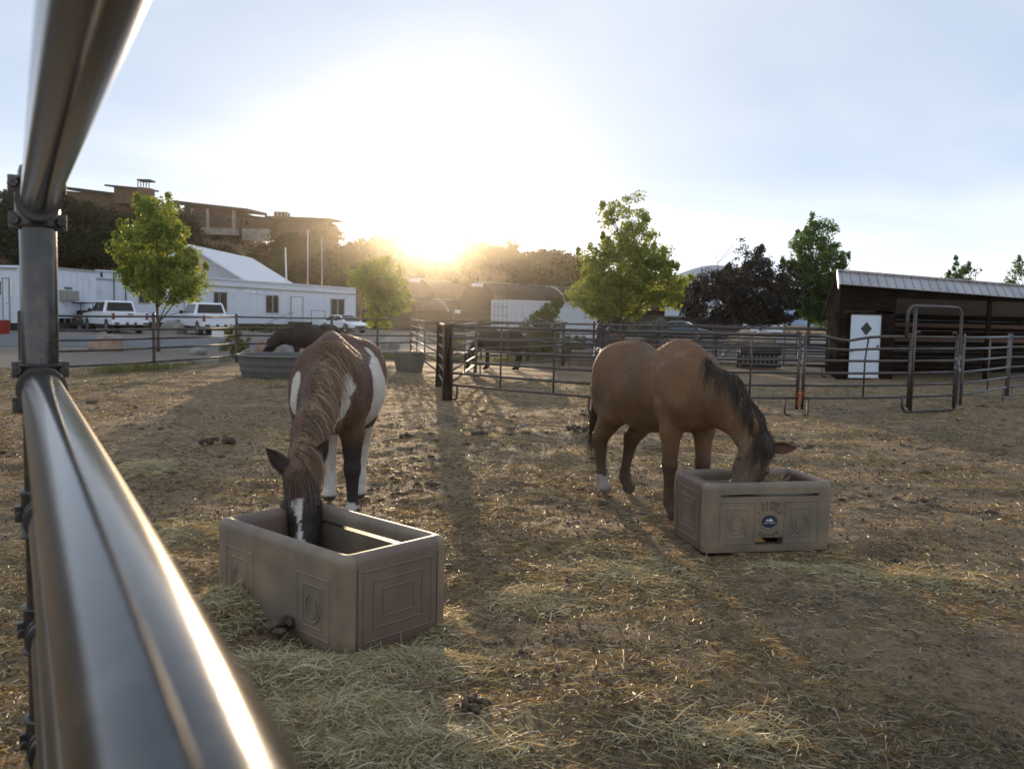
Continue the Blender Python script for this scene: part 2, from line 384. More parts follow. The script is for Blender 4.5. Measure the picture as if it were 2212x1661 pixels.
# ------------------------------------------------------------ trees and shrubs
def leaf_cloud(centers, radii, n, size, col, jit=.35, seed=0, flat=1.0):
    r = np.random.default_rng(seed)
    k = r.integers(0, len(centers), n); c = centers[k]; rad = radii[k]
    d = r.normal(size=(n,3)); d /= np.linalg.norm(d,axis=1)[:,None]; rr = r.random(n)**.45
    p = c + d*rr[:,None]*rad
    # leaf quads with random orientation
    a = r.normal(size=(n,3)); a /= np.linalg.norm(a,axis=1)[:,None]
    b = np.cross(a, r.normal(size=(n,3))); b /= np.linalg.norm(b,axis=1)[:,None]
    s = size*(.6+.8*r.random(n))[:,None]
    V = np.stack([p-a*s*.5, p+b*s*.33, p+a*s*.5, p-b*s*.33],1).reshape(-1,3)
    F = np.arange(4*n).reshape(n,4)
    col = np.array(col); cc = col[r.integers(0,len(col),n)]*(1+jit*(r.random((n,1))-.5)); 
    ck = (1+.35*(r.random((len(centers),1))-.5))[k]
    return V, F, np.repeat(np.clip(cc*ck,0,1), 4, axis=0)
def crown_clumps(lobes, nclump, rc, seed):
    r = np.random.default_rng(seed); lobes = [np.array(l, float) for l in lobes]
    vol = np.array([l[3]*l[4]*l[5] for l in lobes]); vol /= vol.sum(); k = r.choice(len(lobes), nclump, p=vol); Lb = np.array(lobes)[k]
    d = r.normal(size=(nclump,3)); d /= np.linalg.norm(d,axis=1)[:,None]
    rr = (.35+.68*r.random(nclump)**.6)
    c = Lb[:,:3] + d*rr[:,None]*Lb[:,3:6]
    rad = rc*(.55+.9*r.random(nclump))
    return c, np.stack([rad, rad, rad*.75],1)
def tree(name, label, cat, base, lobes, nclump, rc, nleaf, leaf, cols, m, trunk_r=.08, group=None, seed=1, trunk_top=None, limbs=14, spikes=0):
    t = empty(name, base, 0, label, cat, group)
    c, rad = crown_clumps(lobes, nclump, rc, seed)
    r = random.Random(seed)
    top = trunk_top or max(l[2]+l[5]*.5 for l in lobes)
    mb = MB(); k = 9; tp = [Vector((r.uniform(-.03,.03)*top*i/k, r.uniform(-.03,.03)*top*i/k, top*i/k-.05)) for i in range(k+1)]
    mb.tube(tp, [trunk_r*(1.25 if i == 0 else 1-.85*i/k) for i in range(k+1)], 8)
    idx = r.sample(range(len(c)), min(limbs, len(c)))
    for q in idx:
        e = Vector(c[q]); h = max(.3*top, min(top*.9, e.z - .6*math.hypot(e.x,e.y))); f = h/top; s_ = tp[min(k,int(f*k))]
        mid = (s_+e)*.5 + Vector((0,0,.08*(e-s_).length))
        mb.tube([s_, mid, e], [trunk_r*(1-.8*f)*.6, trunk_r*.25, .006], 5)
    mb.build('trunk', M['bark'], t, True)
    if spikes:
        r2 = np.random.default_rng(seed+5); n0 = len(c)
        sc = c[r2.integers(0,n0,spikes)]; ctr = np.mean(c,axis=0); out = sc-ctr; out /= np.linalg.norm(out,axis=1)[:,None]; out[:,2] = np.abs(out[:,2])*.6+.35
        sc = sc+out*rc*1.0; sr = np.full((spikes,3), rc*.38); sr[:,2] = rc*.6
        c = np.concatenate([c, sc]); rad = np.concatenate([rad, sr])
    V, F, col = leaf_cloud(c, rad, nleaf, leaf, cols, seed=seed)
    mesh_obj('crown', V, F, m, t, False, col)
    return t
GREEN = [(.17,.225,.05),(.21,.265,.06),(.13,.185,.04),(.25,.28,.07)]
DKGREEN = [(.08,.15,.04),(.07,.13,.035),(.04,.08,.025)]
PURPLE = [(.022,.016,.015),(.03,.022,.017),(.016,.013,.011),(.028,.027,.015)]
SCRUB = [(.033,.045,.017),(.027,.036,.015),(.045,.05,.02),(.035,.032,.016)]
YEL = [(.20,.19,.05),(.15,.16,.045),(.24,.22,.07)]
SAGE = [(.22,.24,.19),(.17,.19,.15)]
tb = X(342, 28)
tree('maple_tree', 'young green maple with an egg-shaped crown behind the left fence, between the pickups', 'tree', tb,
     [(-.1,0,3.9,1.45,1.4,1.5),(.15,0,2.8,1.6,1.5,.9),(-.1,0,5.3,.7,.7,.75),(.9,0,3.6,.7,.7,1.1),(-1.1,0,4.4,.5,.6,.7)], 210, .36, 26000, .115, GREEN, M['leaf_maple'], .07, seed=3, trunk_top=5.2, spikes=40)
tb = X(815, 36)
tree('maple_tree', 'small maple glowing in front of the low sun, beside the parked white sedan', 'tree', tb,
     [(0,0,3.3,1.35,1.3,1.0),(.5,0,2.3,1.1,1.1,.7),(0,0,1.3,.55,.5,.7)], 150, .33, 17000, .12, GREEN, M['leaf_maple'], .07, seed=5, trunk_top=4, spikes=30)
tb = X(1338, 36)
tree('maple_tree', 'tall broad green maple in front of the white shipping container', 'tree', tb,
     [(.3,0,6.3,1.35,1.3,1.6),(.1,0,4.2,2.2,2.0,1.3),(-.9,0,2.9,1.7,1.6,1.1),(1.6,0,3.2,1.6,1.4,1.1),(1.2,0,5.0,1.1,1.1,1.0),(-.4,0,2.6,2.2,1.8,.9)], 300, .40, 40000, .14, GREEN, M['leaf_maple'], .11, seed=8, trunk_top=6.5, limbs=26, spikes=120)
tb = X(1600, 46)
tree('plum_tree', 'wide dark purple-leaved tree left of the tall green one', 'tree', tb,
     [(-1.7,0,3.0,2.3,2.0,1.7),(1.2,0,3.4,2.5,2.2,2.1),(.9,0,5.2,.9,.9,1.3),(2.3,0,2.6,1.3,1.3,1.2)], 260, .50, 44000, .155, PURPLE, M['leaf_dark'], .14, seed=11, trunk_top=4.5, limbs=20, spikes=50)
tb = X(1745, 50)
tree('maple_tree', 'tall green tree rising behind the dark purple one, beside the stable', 'tree', tb,
     [(.2,0,6.2,2.0,1.8,1.9),(-.5,0,4.6,2.0,1.8,1.4),(1.2,0,4.0,1.6,1.5,1.6),(.9,0,2.8,2.1,1.7,1.5),(.3,0,8.0,1.2,1.1,.8)], 300, .5, 38000, .16, DKGREEN+[(.09,.16,.04)], M['leaf_maple'], .13, seed=14, trunk_top=7.5, limbs=24, spikes=90)
tb = X(1545, 62)
tree('sparse_tree', 'thin sparse tree showing through above the purple tree', 'tree', tb,
     [(1.9,0,7.4,.7,.7,1.3),(0,0,5.2,2.0,1.5,1.2),(2.0,0,5.8,.8,.8,1.2)], 60, .45, 2600, .16, SCRUB, M['leaf_scrub'], .09, seed=17, trunk_top=7.5, limbs=25)
for px_, D_, h_, w_, lb_, sd in ((2062,48,5.7,1.9,'small dark treetop above the stable roof ridge',21),(2197,48,6.0,2.1,'green treetop above the stable roof at the picture edge',22),(1828,42,3.7,.8,'small green tree at the left gable of the stable',23)):
    tb = X(px_, D_)
    tree('bushy_tree', lb_, 'tree', tb, [(0,0,h_-.9,w_*.6,w_*.6,1.1),(.2,0,h_*.55,w_*.7,w_*.7,h_*.35)], 50, .4, 5000, .14, DKGREEN, M['leaf_maple'], .08, seed=sd, trunk_top=h_*.8, spikes=10)
def shrub(name, label, base, lobes, ncl, rc, nl, leaf, cols, seed, m='leaf_scrub'):
    t = empty(name, base, 0, label, 'shrub')
    c, rad = crown_clumps(lobes, ncl, rc, seed); r = random.Random(seed)
    mb = MB()
    for q in r.sample(range(len(c)), min(14, len(c))):
        e = Vector(c[q]); mb.tube([Vector((e.x*.1,e.y*.1,-.03)), Vector((e.x*.5,e.y*.5,e.z*.6)), e], [.02,.012,.004], 5)
    mb.build('stem', M['bark'], t, True)
    V, F, col = leaf_cloud(c, rad, nl, leaf, cols, seed=seed); mesh_obj('foliage', V, F, M[m], t, False, col)
    return t
shrub('conifer_shrub', 'ragged yellow-green conifer shrub leaning right in front of the container', X(1165,28.6),
      [(-.25,0,.9,.62,.6,.85),(.25,0,1.0,.55,.5,.8),(.45,0,1.9,.32,.3,.55),(.0,0,1.6,.3,.3,.45),(.7,0,2.25,.25,.22,.3),(.0,0,.45,.85,.7,.45)], 170, .21, 17000, .075, [(.13,.15,.045),(.18,.19,.06),(.10,.12,.04)], 31)
shrub('yellow_shrub', 'yellowish rounded shrub beyond the left fence right of the paper sign', X(510,25.2), [(0,0,.45,.55,.5,.45),(-.15,0,.8,.35,.3,.35)], 50, .14, 4000, .055, YEL, 32)
shrub('yellow_shrub', 'yellowish shrub beyond the fence beside the small oval tub', X(972,31), [(0,0,.4,.6,.5,.45),(.15,0,.8,.3,.3,.3)], 50, .14, 3500, .06, YEL, 33)
shrub('low_shrub', 'low olive shrub beyond the fence behind the bay horse with the white blaze', X(1245,31), [(0,0,.45,.65,.5,.5)], 45, .16, 3200, .06, SCRUB+YEL, 34)
shrub('low_shrub', 'dark low shrub beyond the fence below the sagebrush', X(1393,32), [(0,0,.35,.6,.5,.4)], 45, .16, 3000, .06, SCRUB, 35)
shrub('low_shrub', 'low olive shrub beyond the fence right of the big maple', X(1480,31), [(0,0,.3,.9,.5,.35)], 45, .16, 3000, .06, SCRUB+YEL, 36)
shrub('sagebrush', 'pale grey-green sagebrush left of the blue car', X(1408,50), [(0,0,.8,1.7,1.0,.75),(.4,0,1.2,1.0,.8,.55)], 70, .26, 6000, .09, SAGE, 37)
for px_, D_, lb_ in ((575,54,'weedy clump at the foot of the long white building under its middle window'),(640,55,'weeds beneath the steps of the long white building')):
    shrub('weeds', lb_, X(px_,D_), [(0,0,.35,1.6,.4,.35)], 40, .2, 2500, .09, SCRUB+YEL, int(px_))
# scrub oaks on the hill: a few meshes, many individuals
protos = []
for k in range(5):
    c, rad = crown_clumps([(0,0,2.4,2.6,2.4,1.9),(1.4,.5,1.8,1.8,1.8,1.4),(-1.5,-.3,1.7,1.7,1.6,1.3)], 70, .75, 50+k)
    V, F, col = leaf_cloud(c, rad, 3600, .30, SCRUB, seed=60+k)
    me_o = mesh_obj('crown', V, F, M['leaf_scrub'], None, False, col)
    mb = MB()
    for q in range(6): e = Vector(c[q]); mb.tube([Vector((e.x*.1,e.y*.1,-1)), Vector((e.x*.5,e.y*.5,e.z*.6)), e], [.16,.09,.03], 5)
    tr_o = mb.build('trunk', M['bark'], None, True)
    protos.append((me_o.data, tr_o.data)); bpy.data.objects.remove(me_o); bpy.data.objects.remove(tr_o)
rs = random.Random(4)
def hill_at(px, D):
    D = D*DS; x = (px-1106)/FPX*D; return Vector((x, D, float(hillz(np.array([x]), np.array([D]))[0])))
oaks = []
for (x0,x1,d0,d1,n_,s0,s1) in ((-60,60,100,125,14,.8,1.3),(60,240,94,116,30,.8,1.25),(240,390,92,114,16,.9,1.4),(400,600,86,103,26,.8,1.15),(600,700,90,112,14,.7,1.2),
                               (700,860,95,122,14,.7,1.1),(860,1000,95,112,8,.7,1.0),(760,870,128,140,7,.6,.9),(1000,1060,128,142,5,.7,1.0),(1000,1250,120,142,26,.9,1.5),(1120,1260,95,125,10,.8,1.3),(1250,1480,100,140,12,.8,1.2)):
    for q in range(n_): oaks.append((rs.uniform(x0,x1), rs.uniform(d0,d1), rs.uniform(s0,s1)))
zones = [(90,'far left slope behind the near post'),(240,'slope below the hilltop house chimney'),(420,'slope behind the young maple'),(560,'slope below the main hilltop house windows'),(700,'slope by the tall thin poles'),(900,'crest under the sun glow'),(1130,'crest above the dark arched sheds'),(1300,'crest behind the tall broad maple'),(9999,'low far right slope beyond the maple')]
for px_, D_, s_ in oaks:
    me, tr = protos[rs.randrange(5)]
    lb = next(z_[1] for z_ in zones if px_ < z_[0]); lb = ('foot of the ' if D_ < 102 else ('middle of the ' if D_ < 114 else 'top of the '))+lb
    t = empty('scrub_oak', hill_at(px_, D_), rs.uniform(0,6.28), 'dark scrub oak at the '+lb, 'tree', 'scrub oaks at the '+lb)
    t.scale = (s_, s_, s_*rs.uniform(.75,1.1))
    for nm, d_ in (('crown',me),('trunk',tr)):
        o = bpy.data.objects.new(nm, d_); C.objects.link(o); o.parent = t
# ------------------------------------------------------------ buildings
def Zp(px, py, D): return P(px, py, D).z          # nominal depth
def Zr(px, py, Y): return P(px, py, Y/DS).z        # real depth
def block(name, a, b, depth, z0, za, zb, m, parent=None, bevel=0, back=None):
    'box on the line a-b (xy), going `depth` away from the camera; top heights za at a, zb at b'
    a = Vector((a[0],a[1],0)); b = Vector((b[0],b[1],0)); d = (b-a).normalized(); nrm_ = Vector((-d.y, d.x, 0))
    if nrm_.dot(a) < 0: nrm_ = -nrm_
    c_ = b+nrm_*depth; e = a+nrm_*depth; bk = back or 0
    V = [(a.x,a.y,z0),(b.x,b.y,z0),(c_.x,c_.y,z0),(e.x,e.y,z0),(a.x,a.y,za),(b.x,b.y,zb),(c_.x,c_.y,zb+bk),(e.x,e.y,za+bk)]
    mb = MB().add(V, [(3,2,1,0),(4,5,6,7),(0,1,5,4),(1,2,6,5),(2,3,7,6),(3,0,4,7)])
    return mb.build(name, m, parent, bevel=bevel)
class Wall:
    'local frame on a facade: s = metres along, z up, o = out towards the camera'
    def __init__(s, a, b):
        s.a = Vector((a[0],a[1],0)); s.d = (Vector((b[0],b[1],0))-s.a); s.L = s.d.length; s.d.normalize(); s.n = Vector((s.d.y,-s.d.x,0))
        if s.n.dot(s.a) > 0: s.n = -s.n
    def p(s, u, z, o=0): return s.a + s.d*u + s.n*o + Vector((0,0,z))
    def u(s, px):  # where the sight line of column px meets the wall
        r = ray(px, 690); 
        # solve a + d*u = (r.x,r.y)*t
        den = s.d.x*r.y - s.d.y*r.x
        return (-(s.a.x*r.y - s.a.y*r.x))/den
    def box(s, mb, u0, u1, z0, z1, o0, o1):
        V = [s.p(u0,z0,o1),s.p(u1,z0,o1),s.p(u1,z0,o0),s.p(u0,z0,o0),s.p(u0,z1,o1),s.p(u1,z1,o1),s.p(u1,z1,o0),s.p(u0,z1,o0)]
        return mb.add(V, [(3,2,1,0),(4,5,6,7),(0,1,5,4),(1,2,6,5),(2,3,7,6),(3,0,4,7)])
def window(W, u0, u1, z0, z1, parent, frame, glass, mull=1, ft=.07, trans=0):
    mb = MB(); W.box(mb,u0,u1,z1-ft,z1,-.02,.06); W.box(mb,u0,u1,z0,z0+ft,-.02,.08); W.box(mb,u0,u0+ft,z0+ft,z1-ft,-.02,.06); W.box(mb,u1-ft,u1,z0+ft,z1-ft,-.02,.06)
    for k in range(mull):
        c_ = u0+(u1-u0)*(k+1)/(mull+1); W.box(mb,c_-.025,c_+.025,z0+ft,z1-ft,-.02,.045)
    f = mb.build('window', frame, parent)
    g = MB(); W.box(g,u0+ft,u1-ft,z0+ft,z1-ft,-.02,.02); g.build('pane', glass, f); return f
def door(W, u0, u1, z0, z1, parent, leafm, frame, extra=None):
    mb = MB(); W.box(mb,u0,u1,z0,z1,-.02,.04); dd = mb.build('door', leafm, parent)
    f = MB(); t_=.07; W.box(f,u0-t_,u0,z0,z1+t_,-.02,.07); W.box(f,u1,u1+t_,z0,z1+t_,-.02,.07); W.box(f,u0,u1,z1,z1+t_,-.02,.07); f.build('frame', frame, dd)
    h = MB(); h.tube([W.p(u1-.09,z0+1.0,.04), W.p(u1-.09,z0+1.0,.1)], .03, 8); h.build('handle', M['clamp'], dd)
    return dd
# long white office building
A = X(208,54); B = X(768,62); Wl = Wall(A,B)
bld = empty('office_building', (A.x,A.y,0), 0, 'long low white metal-sided building with doors and windows behind the pickups', 'building')
def into(root):   # children authored in world space: cancel root offset
    bpy.context.view_layer.update()
    for c_ in root.children: c_.matrix_parent_inverse = root.matrix_world.inverted()
za, zb = 4.45, 3.78
block('wall', A, B, 8, .55, za-.03, zb-.03, M['white_paint'], bld)
mb = MB(); W_ = Wl
sk = MB(); Wl.box(sk, 0.05, Wl.L-.05, 0, .55, -7.9, -.12); sk.build('skirting', M['shade_cloth'], bld)
def zt(u): return za+(zb-za)*u/Wl.L
mb = MB(); 
for k in range(16):
    u0 = Wl.L*k/16; u1 = Wl.L*(k+1)/16
    for (lo,hi,o) in ((.0,.09,.16),):
        mb.add([Wl.p(u0,zt(u0)-hi,-.1),Wl.p(u1,zt(u1)-hi,-.1),Wl.p(u1,zt(u1)-hi,o),Wl.p(u0,zt(u0)-hi,o),Wl.p(u0,zt(u0)-lo,-.1),Wl.p(u1,zt(u1)-lo,-.1),Wl.p(u1,zt(u1)-lo,o),Wl.p(u0,zt(u0)-lo,o)],[(0,1,2,3),(7,6,5,4),(3,2,6,7),(0,3,7,4),(1,5,6,2)])
mb.build('roof_edge', M['white_paint'], bld)
mb = MB(); mb.add([Wl.p(0,zt(0)-.72,.0),Wl.p(Wl.L,zt(Wl.L)-.62,.0),Wl.p(Wl.L,zt(Wl.L)-.62,.1),Wl.p(0,zt(0)-.72,.1),Wl.p(0,zt(0)-.62,.0),Wl.p(Wl.L,zt(Wl.L)-.52,.0),Wl.p(Wl.L,zt(Wl.L)-.52,.1),Wl.p(0,zt(0)-.62,.1)],[(0,1,2,3),(7,6,5,4),(3,2,6,7)])
mb.build('trim_band', M['white_grey'], bld)
rb = MB()
for k in range(int(Wl.L/.62)):
    u = .3+k*.62; rb.beam(Wl.p(u,.56,.012), Wl.p(u,zt(u)-.74,.012), .03, .02, up=(1,0,0))
rb.build('siding_ribs', M['white_paint'], bld)
for px0,px1,y0,y1 in ((461,491,630,674),(573.5,602,637,676),(713,744,645,684)):
    u0,u1 = Wl.u(px0),Wl.u(px1); D_ = Wl.p((u0+u1)/2,0).y
    window(Wl,u0,u1,Zr(px0,y1,D_),Zr(px0,y0,D_),bld,M['white_grey'],M['glass'])
u0,u1 = Wl.u(237+62),Wl.u(237+88); window(Wl,u0,u1,2.0,2.9,bld,M['white_grey'],M['glass'])
for px0,px1,y0,y1 in ((399,430,630,690),(629,653,642,693)):
    u0,u1 = Wl.u(px0),Wl.u(px1); D_ = Wl.p((u0+u1)/2,0).y
    dd = door(Wl,u0,u1,Zr(px0,y1,D_),Zr(px0,y0,D_),bld,M['white_paint'],M['white_grey'])
    if px0 < 500:
        g = MB(); Wl.box(g,u0+.35,u0+.7,Zr(px0,y0+17,D_),Zr(px0,y0+9,D_),.04,.055); g.build('pane',M['glass'],dd)
    # steps with hand rail
    st = MB(); zf = Zr(px0,y1,D_)
    for k in range(3): Wl.box(st,u0-.3-.3*k,u1+.5,zf-.28-.2*k,zf-.08-.2*k,.1,1.2)
    st.build('steps',M['wood_grey'],bld)
    hr = MB(); a_,b_ = u1+.45,u0-.2
    for u in (u1+.45,u1+1.6): hr.tube([Wl.p(u,.1,1.15),Wl.p(u,zf+.9,1.15)],.025,6)
    hr.tube([Wl.p(u1+.45,zf+.9,1.15),Wl.p(u1+1.6,zf+.9,1.15)],.025,6); hr.tube([Wl.p(u0-2.2,.7,1.15),Wl.p(u0-.1,zf+.75,1.15)],.025,6); hr.build('hand_rail',M['panel_blue'],bld)
lt = MB(); u = Wl.u(588); 
for du in (-.5,0,.5): Wl.box(lt, Wl.u(548)+du-.15, Wl.u(548)+du+.15, zt(u)-.98, zt(u)-.85, 0, .12)
lt.build('wall_light', M['vent'], bld)
for px_ in (247,272):
    dp = MB(); u = Wl.u(px_); dp.tube([Wl.p(u,.6,.08),Wl.p(u,zt(u)-.1,.08)],.035,6); dp.build('downpipe',M['wood_grey'],bld)
vw = MB(); Wl.box(vw,Wl.u(218),Wl.u(223),zt(0)-.55,zt(0)-.2,.0,.05); vw.build('vent_opening',M['glass'],bld)
into(bld)
# grey-white trailer with air conditioner (left) and one with narrow windows (far left)
A2 = X(60,46); B2 = X(209,50); Wt = Wall(A2,B2)
tr_ = empty('office_trailer',(A2.x,A2.y,0),0,'pale grey office trailer with a boxy wall air conditioner left of the first pickup','trailer')
z_a = Zp(100,576,47); z_b = Zp(208,587,50)
block('wall',A2,B2,3.5,.85,z_a,z_b,M['white_paint'],tr_)
sk = MB(); Wt.box(sk,.05,Wt.L-.05,0,.55,-3.4,-.15); sk.build('skirting',M['shade_cloth'],tr_)
u0,u1 = Wt.u(129.5),Wt.u(162); D_ = Wt.p(u0,0).y; ac = MB(); Wt.box(ac,u0,u1,Zr(145,649,D_),Zr(145,627,D_),0,.45); ao = ac.build('air_conditioner',M['white_grey'],tr_,bevel=.02)
gr_ = MB(); Wt.box(gr_,u0+.08,u1-.08,Zr(145,647,D_),Zr(145,629,D_),.45,.47); gr_.build('grille',mat('ac_grille',(.25,.24,.2),.8),ao)
v = MB()
for k in range(4):
    uu = Wt.u(140+4.6*k); Wt.box(v,uu,uu+.09,Zr(145,625,D_),Zr(145,620,D_),0,.05)
v.build('vent_slots',M['glass'],tr_)
rb = MB()
for k in range(int(Wt.L/.5)): rb.beam(Wt.p(.3+k*.5,.56,.012), Wt.p(.3+k*.5,z_a-.25+(z_b-z_a)*k*.5/Wt.L,.012), .03,.02,up=(1,0,0))
rb.build('siding_ribs',M['white_paint'],tr_)
ed = MB(); ed.beam(Wt.p(-.05,z_a,.04),Wt.p(Wt.L+.05,z_b,.04),.14,.12); ed.build('roof_edge',M['white_grey'],tr_)
into(tr_)
A3 = X(-220,45); B3 = X(72,46.5); W3 = Wall(A3,B3)
t3 = empty('office_trailer',(A3.x,A3.y,0),0,'white trailer with narrow windows at the left picture edge','trailer')
zt3 = Zp(20,579,46); block('wall',A3,B3,3.5,.5,zt3,zt3,M['white_paint'],t3)
ed = MB(); ed.beam(W3.p(-.05,zt3,.04),W3.p(W3.L+.05,zt3,.04),.14,.12); ed.build('roof_edge',M['white_grey'],t3)
for p0,p1 in ((0,6.5),(24,28),(35.5,40)):
    window(W3,W3.u(p0),W3.u(p1),Zp(20,640,46),Zp(20,606,46),t3,M['vent'],M['glass'],mull=0,ft=.05)
dd = door(W3,W3.u(8.5),W3.u(20),.75,Zp(20,602,46),t3,M['white_paint'],M['white_grey'])
sk = MB(); W3.box(sk,.05,W3.L-.05,0,.5,-3.4,-.15); sk.build('skirting',M['shade_cloth'],t3); into(t3)
pb = X(2,41); mb = MB().lathe((0,0,0),[(0,0),(.42,0),(.5,.75),(.54,.78),(.5,.8),(.46,.8),(.42,.1),(0,.1)],24)
o = smooth_auto(mb.build('red_planter',M['red'])); o.location = pb; tag(o,'round red planter tub at the far left by the white trailer','planter')
# white gabled tent roof
Tg = empty('tent_hall', X(430,66),0,'white gabled tent hall rising behind the long white building','building')
pa = X(428,66); apx = 424; zap = Zp(424,536,66); xr = P(512,600,66); zr = Zp(540,601,66)
xl = 2*P(apx,560,66).x - P(533,600,66).x; xR = P(533,600,66).x; xm = P(apx,560,66).x
mb = MB().prism([(xl,0),(xR,0),(xR,zr-.1),(xm,zap-.1),(xl,zr-.1)],66.5*DS,66.8*DS,'Y'); mb.build('gable_wall',M['tent'],Tg)
rf = MB(); rf.add([(xm,64.5*DS,zap+.2),(xR+.6,64.5*DS,zr-.25),(xR+.6,80*DS,zr-.25),(xm,80*DS,zap+.2),(xm,64.5*DS,zap),(xR+.6,64.5*DS,zr-.45),(xR+.6,80*DS,zr-.45),(xm,80*DS,zap)],[(0,1,2,3),(7,6,5,4),(4,5,1,0),(1,5,6,2)])
rf.add([(xm,64.5*DS,zap+.2),(xl-.6,64.5*DS,zr-.25),(xl-.6,80*DS,zr-.25),(xm,80*DS,zap+.2),(xm,64.5*DS,zap),(xl-.6,64.5*DS,zr-.45),(xl-.6,80*DS,zr-.45),(xm,80*DS,zap)],[(3,2,1,0),(4,5,6,7),(0,1,5,4),(2,6,5,1)])
rf.build('roof',M['tent'],Tg)
mb = MB().beam((xm-3,66.45*DS,zap-1.35),(xm+2.4,66.45*DS,zap-1.35),.08,.22); mb.build('gable_beam',M['vent'],Tg)
into(Tg)
# tall poles on the slope
for k,(px0,py0,px1,py1,D_,lb_) in enumerate(((616.6,535,622,610,72,'short slanting white pole rising just over the long white building'),(665,497,665,612,84,'tallest thin pale pole on the hillside, middle of the three'),(695,515,696,612,90,'thin pale pole on the hillside nearest the sun'))):
    a_ = P(px0,py0,D_); b_ = P(px1,py1,D_); b_.z = float(hillz(np.array([b_.x]),np.array([b_.y]))[0])-.2
    mb = MB().tube([b_-b_, (a_-b_)*.55, a_-b_],[.085,.06,.04] if k else [.11,.10,.06],8); o = mb.build('flag_pole',M['pole_white'],None,True); o.location = b_; tag(o,lb_,'pole')
# hilltop house
Dh = 122
H = empty('hilltop_house', P(400,500,Dh),0,'long flat-roofed brown house spread along the hilltop with a square chimney','house')
def hb(name, x0,x1,ytl,ytr,yb,D,depth,m,par=H,back=0):
    a_=P(x0,ytl,D); b_=P(x1,ytr,D); return block(name,(a_.x,a_.y),(b_.x,a_.y),depth,P((x0+x1)/2,yb,D).z,a_.z,b_.z,m,par,back=back)
def roofslab(x0,x1,yl,yr,D,depth,th=.45,over=.9,m=None):
    a_=P(x0,yl,D); b_=P(x1,yr,D); D=a_.y
    V=[]; 
    for z_ in (-th,0):
        V += [(a_.x-over,D-over,a_.z+z_),(b_.x+over,D-over,b_.z+z_),(b_.x+over,D+depth,b_.z+z_+.6),(a_.x-over,D+depth,a_.z+z_+.6)]
    return MB().add(V,[(3,2,1,0),(4,5,6,7),(0,1,5,4),(1,2,6,5),(2,3,7,6),(3,0,4,7)]).build('roof',m or M['house_roof'],H)
hb('wall',140,292,412,428,500,Dh+4,9,M['brick']); roofslab(140,292,403,424,Dh+4,10)
hb('wall',246,300,404,410,440,Dh+2,6,M['brick']); roofslab(240,298,400,407,Dh+2,7,.3,.8)
ch = hb('chimney',297,323,404,406,470,Dh-2,2.2,M['brick'])
cg = MB()
for px_ in (298,304,310,316,322): cg.beam(P(px_,404,Dh-2+.15),P(px_,389,Dh-2+.15),.12,.12,up=(1,0,0))
for px_ in (298,310,322): cg.beam(P(px_,404,Dh-.3),P(px_,389,Dh-.3),.12,.12,up=(1,0,0))
a_=P(296,388,Dh-2); b_=P(324,390,Dh-2); cg.box(((a_.x+b_.x)/2,a_.y+1.1,(a_.z+b_.z)/2),(b_.x-a_.x,2.4,.22)); cg.build('chimney_cap',M['house_roof'],ch)
hb('wall',398,517,444,455,506,Dh,10,M['brick']); roofslab(393,524,435,452,Dh,11,.5,1.1)
Wh = Wall((P(398,450,Dh).x,Dh*DS),(P(517,450,Dh).x,Dh*DS))
for x0,x1,y0,y1 in ((424,446,459,475),(462,484,466,482),(491,500,471,479),(402,409,454,464),(411,418,456,466)):
    window(Wh,Wh.u(x0),Wh.u(x1),P(x0,y1,Dh).z,P(x0,y0,Dh).z,H,M['house_roof'],M['glass'],mull=1 if x1-x0>15 else 0,ft=.12)
for x0 in (420,453,508): 
    mb = MB(); u=Wh.u(x0); Wh.box(mb,u-.2,u+.2,P(x0,500,Dh).z,P(x0,452,Dh).z,0,.9); mb.build('pier',M['stone'],H)
tb_ = MB(); Wh.box(tb_,Wh.u(398),Wh.u(517),P(450,502,Dh).z-.5,P(450,494,Dh).z,0,1.6); tb_.build('terrace_wall',M['stone'],H)
hb('wall',517,584,468,474,512,Dh+1,8,M['brick']); roofslab(516,584,463,471,Dh+1,9,.35,.3)
W4 = Wall((P(517,460,Dh+1).x,(Dh+1)*DS),(P(584,460,Dh+1).x,(Dh+1)*DS))
for x0,x1,y0,y1 in ((516.5,524,473,482),(530,536,476,487)): window(W4,W4.u(x0),W4.u(x1),P(x0,y1,Dh+1).z,P(x0,y0,Dh+1).z,H,M['house_roof'],M['glass'],mull=0,ft=.12)
mb=MB(); W4.box(mb,W4.u(527),W4.u(585),P(550,520,Dh).z,P(550,494,Dh).z,0,1.2); mb.build('terrace_wall',M['stone'],H)
hb('wall',581,708,472,478,516,Dh+3,9,M['brick']); roofslab(580,711,467,472,Dh+3,10,.4,.5)
rl = MB()
for px_ in (592,600,608,616,621): rl.tube([P(px_,468,Dh+5),P(px_,457,Dh+5)],.05,5)
rl.tube([P(591,457,Dh+5),P(622,458,Dh+5)],.05,5); rl.build('railing',M['white_grey'],H)
mb = MB(); a_=P(592,463,Dh+6);b_=P(621,464,Dh+6); mb.box(((a_.x+b_.x)/2,a_.y+1,a_.z-.2),(b_.x-a_.x,2,1.2)); mb.build('roof_box',M['house_roof'],H)
into(H)
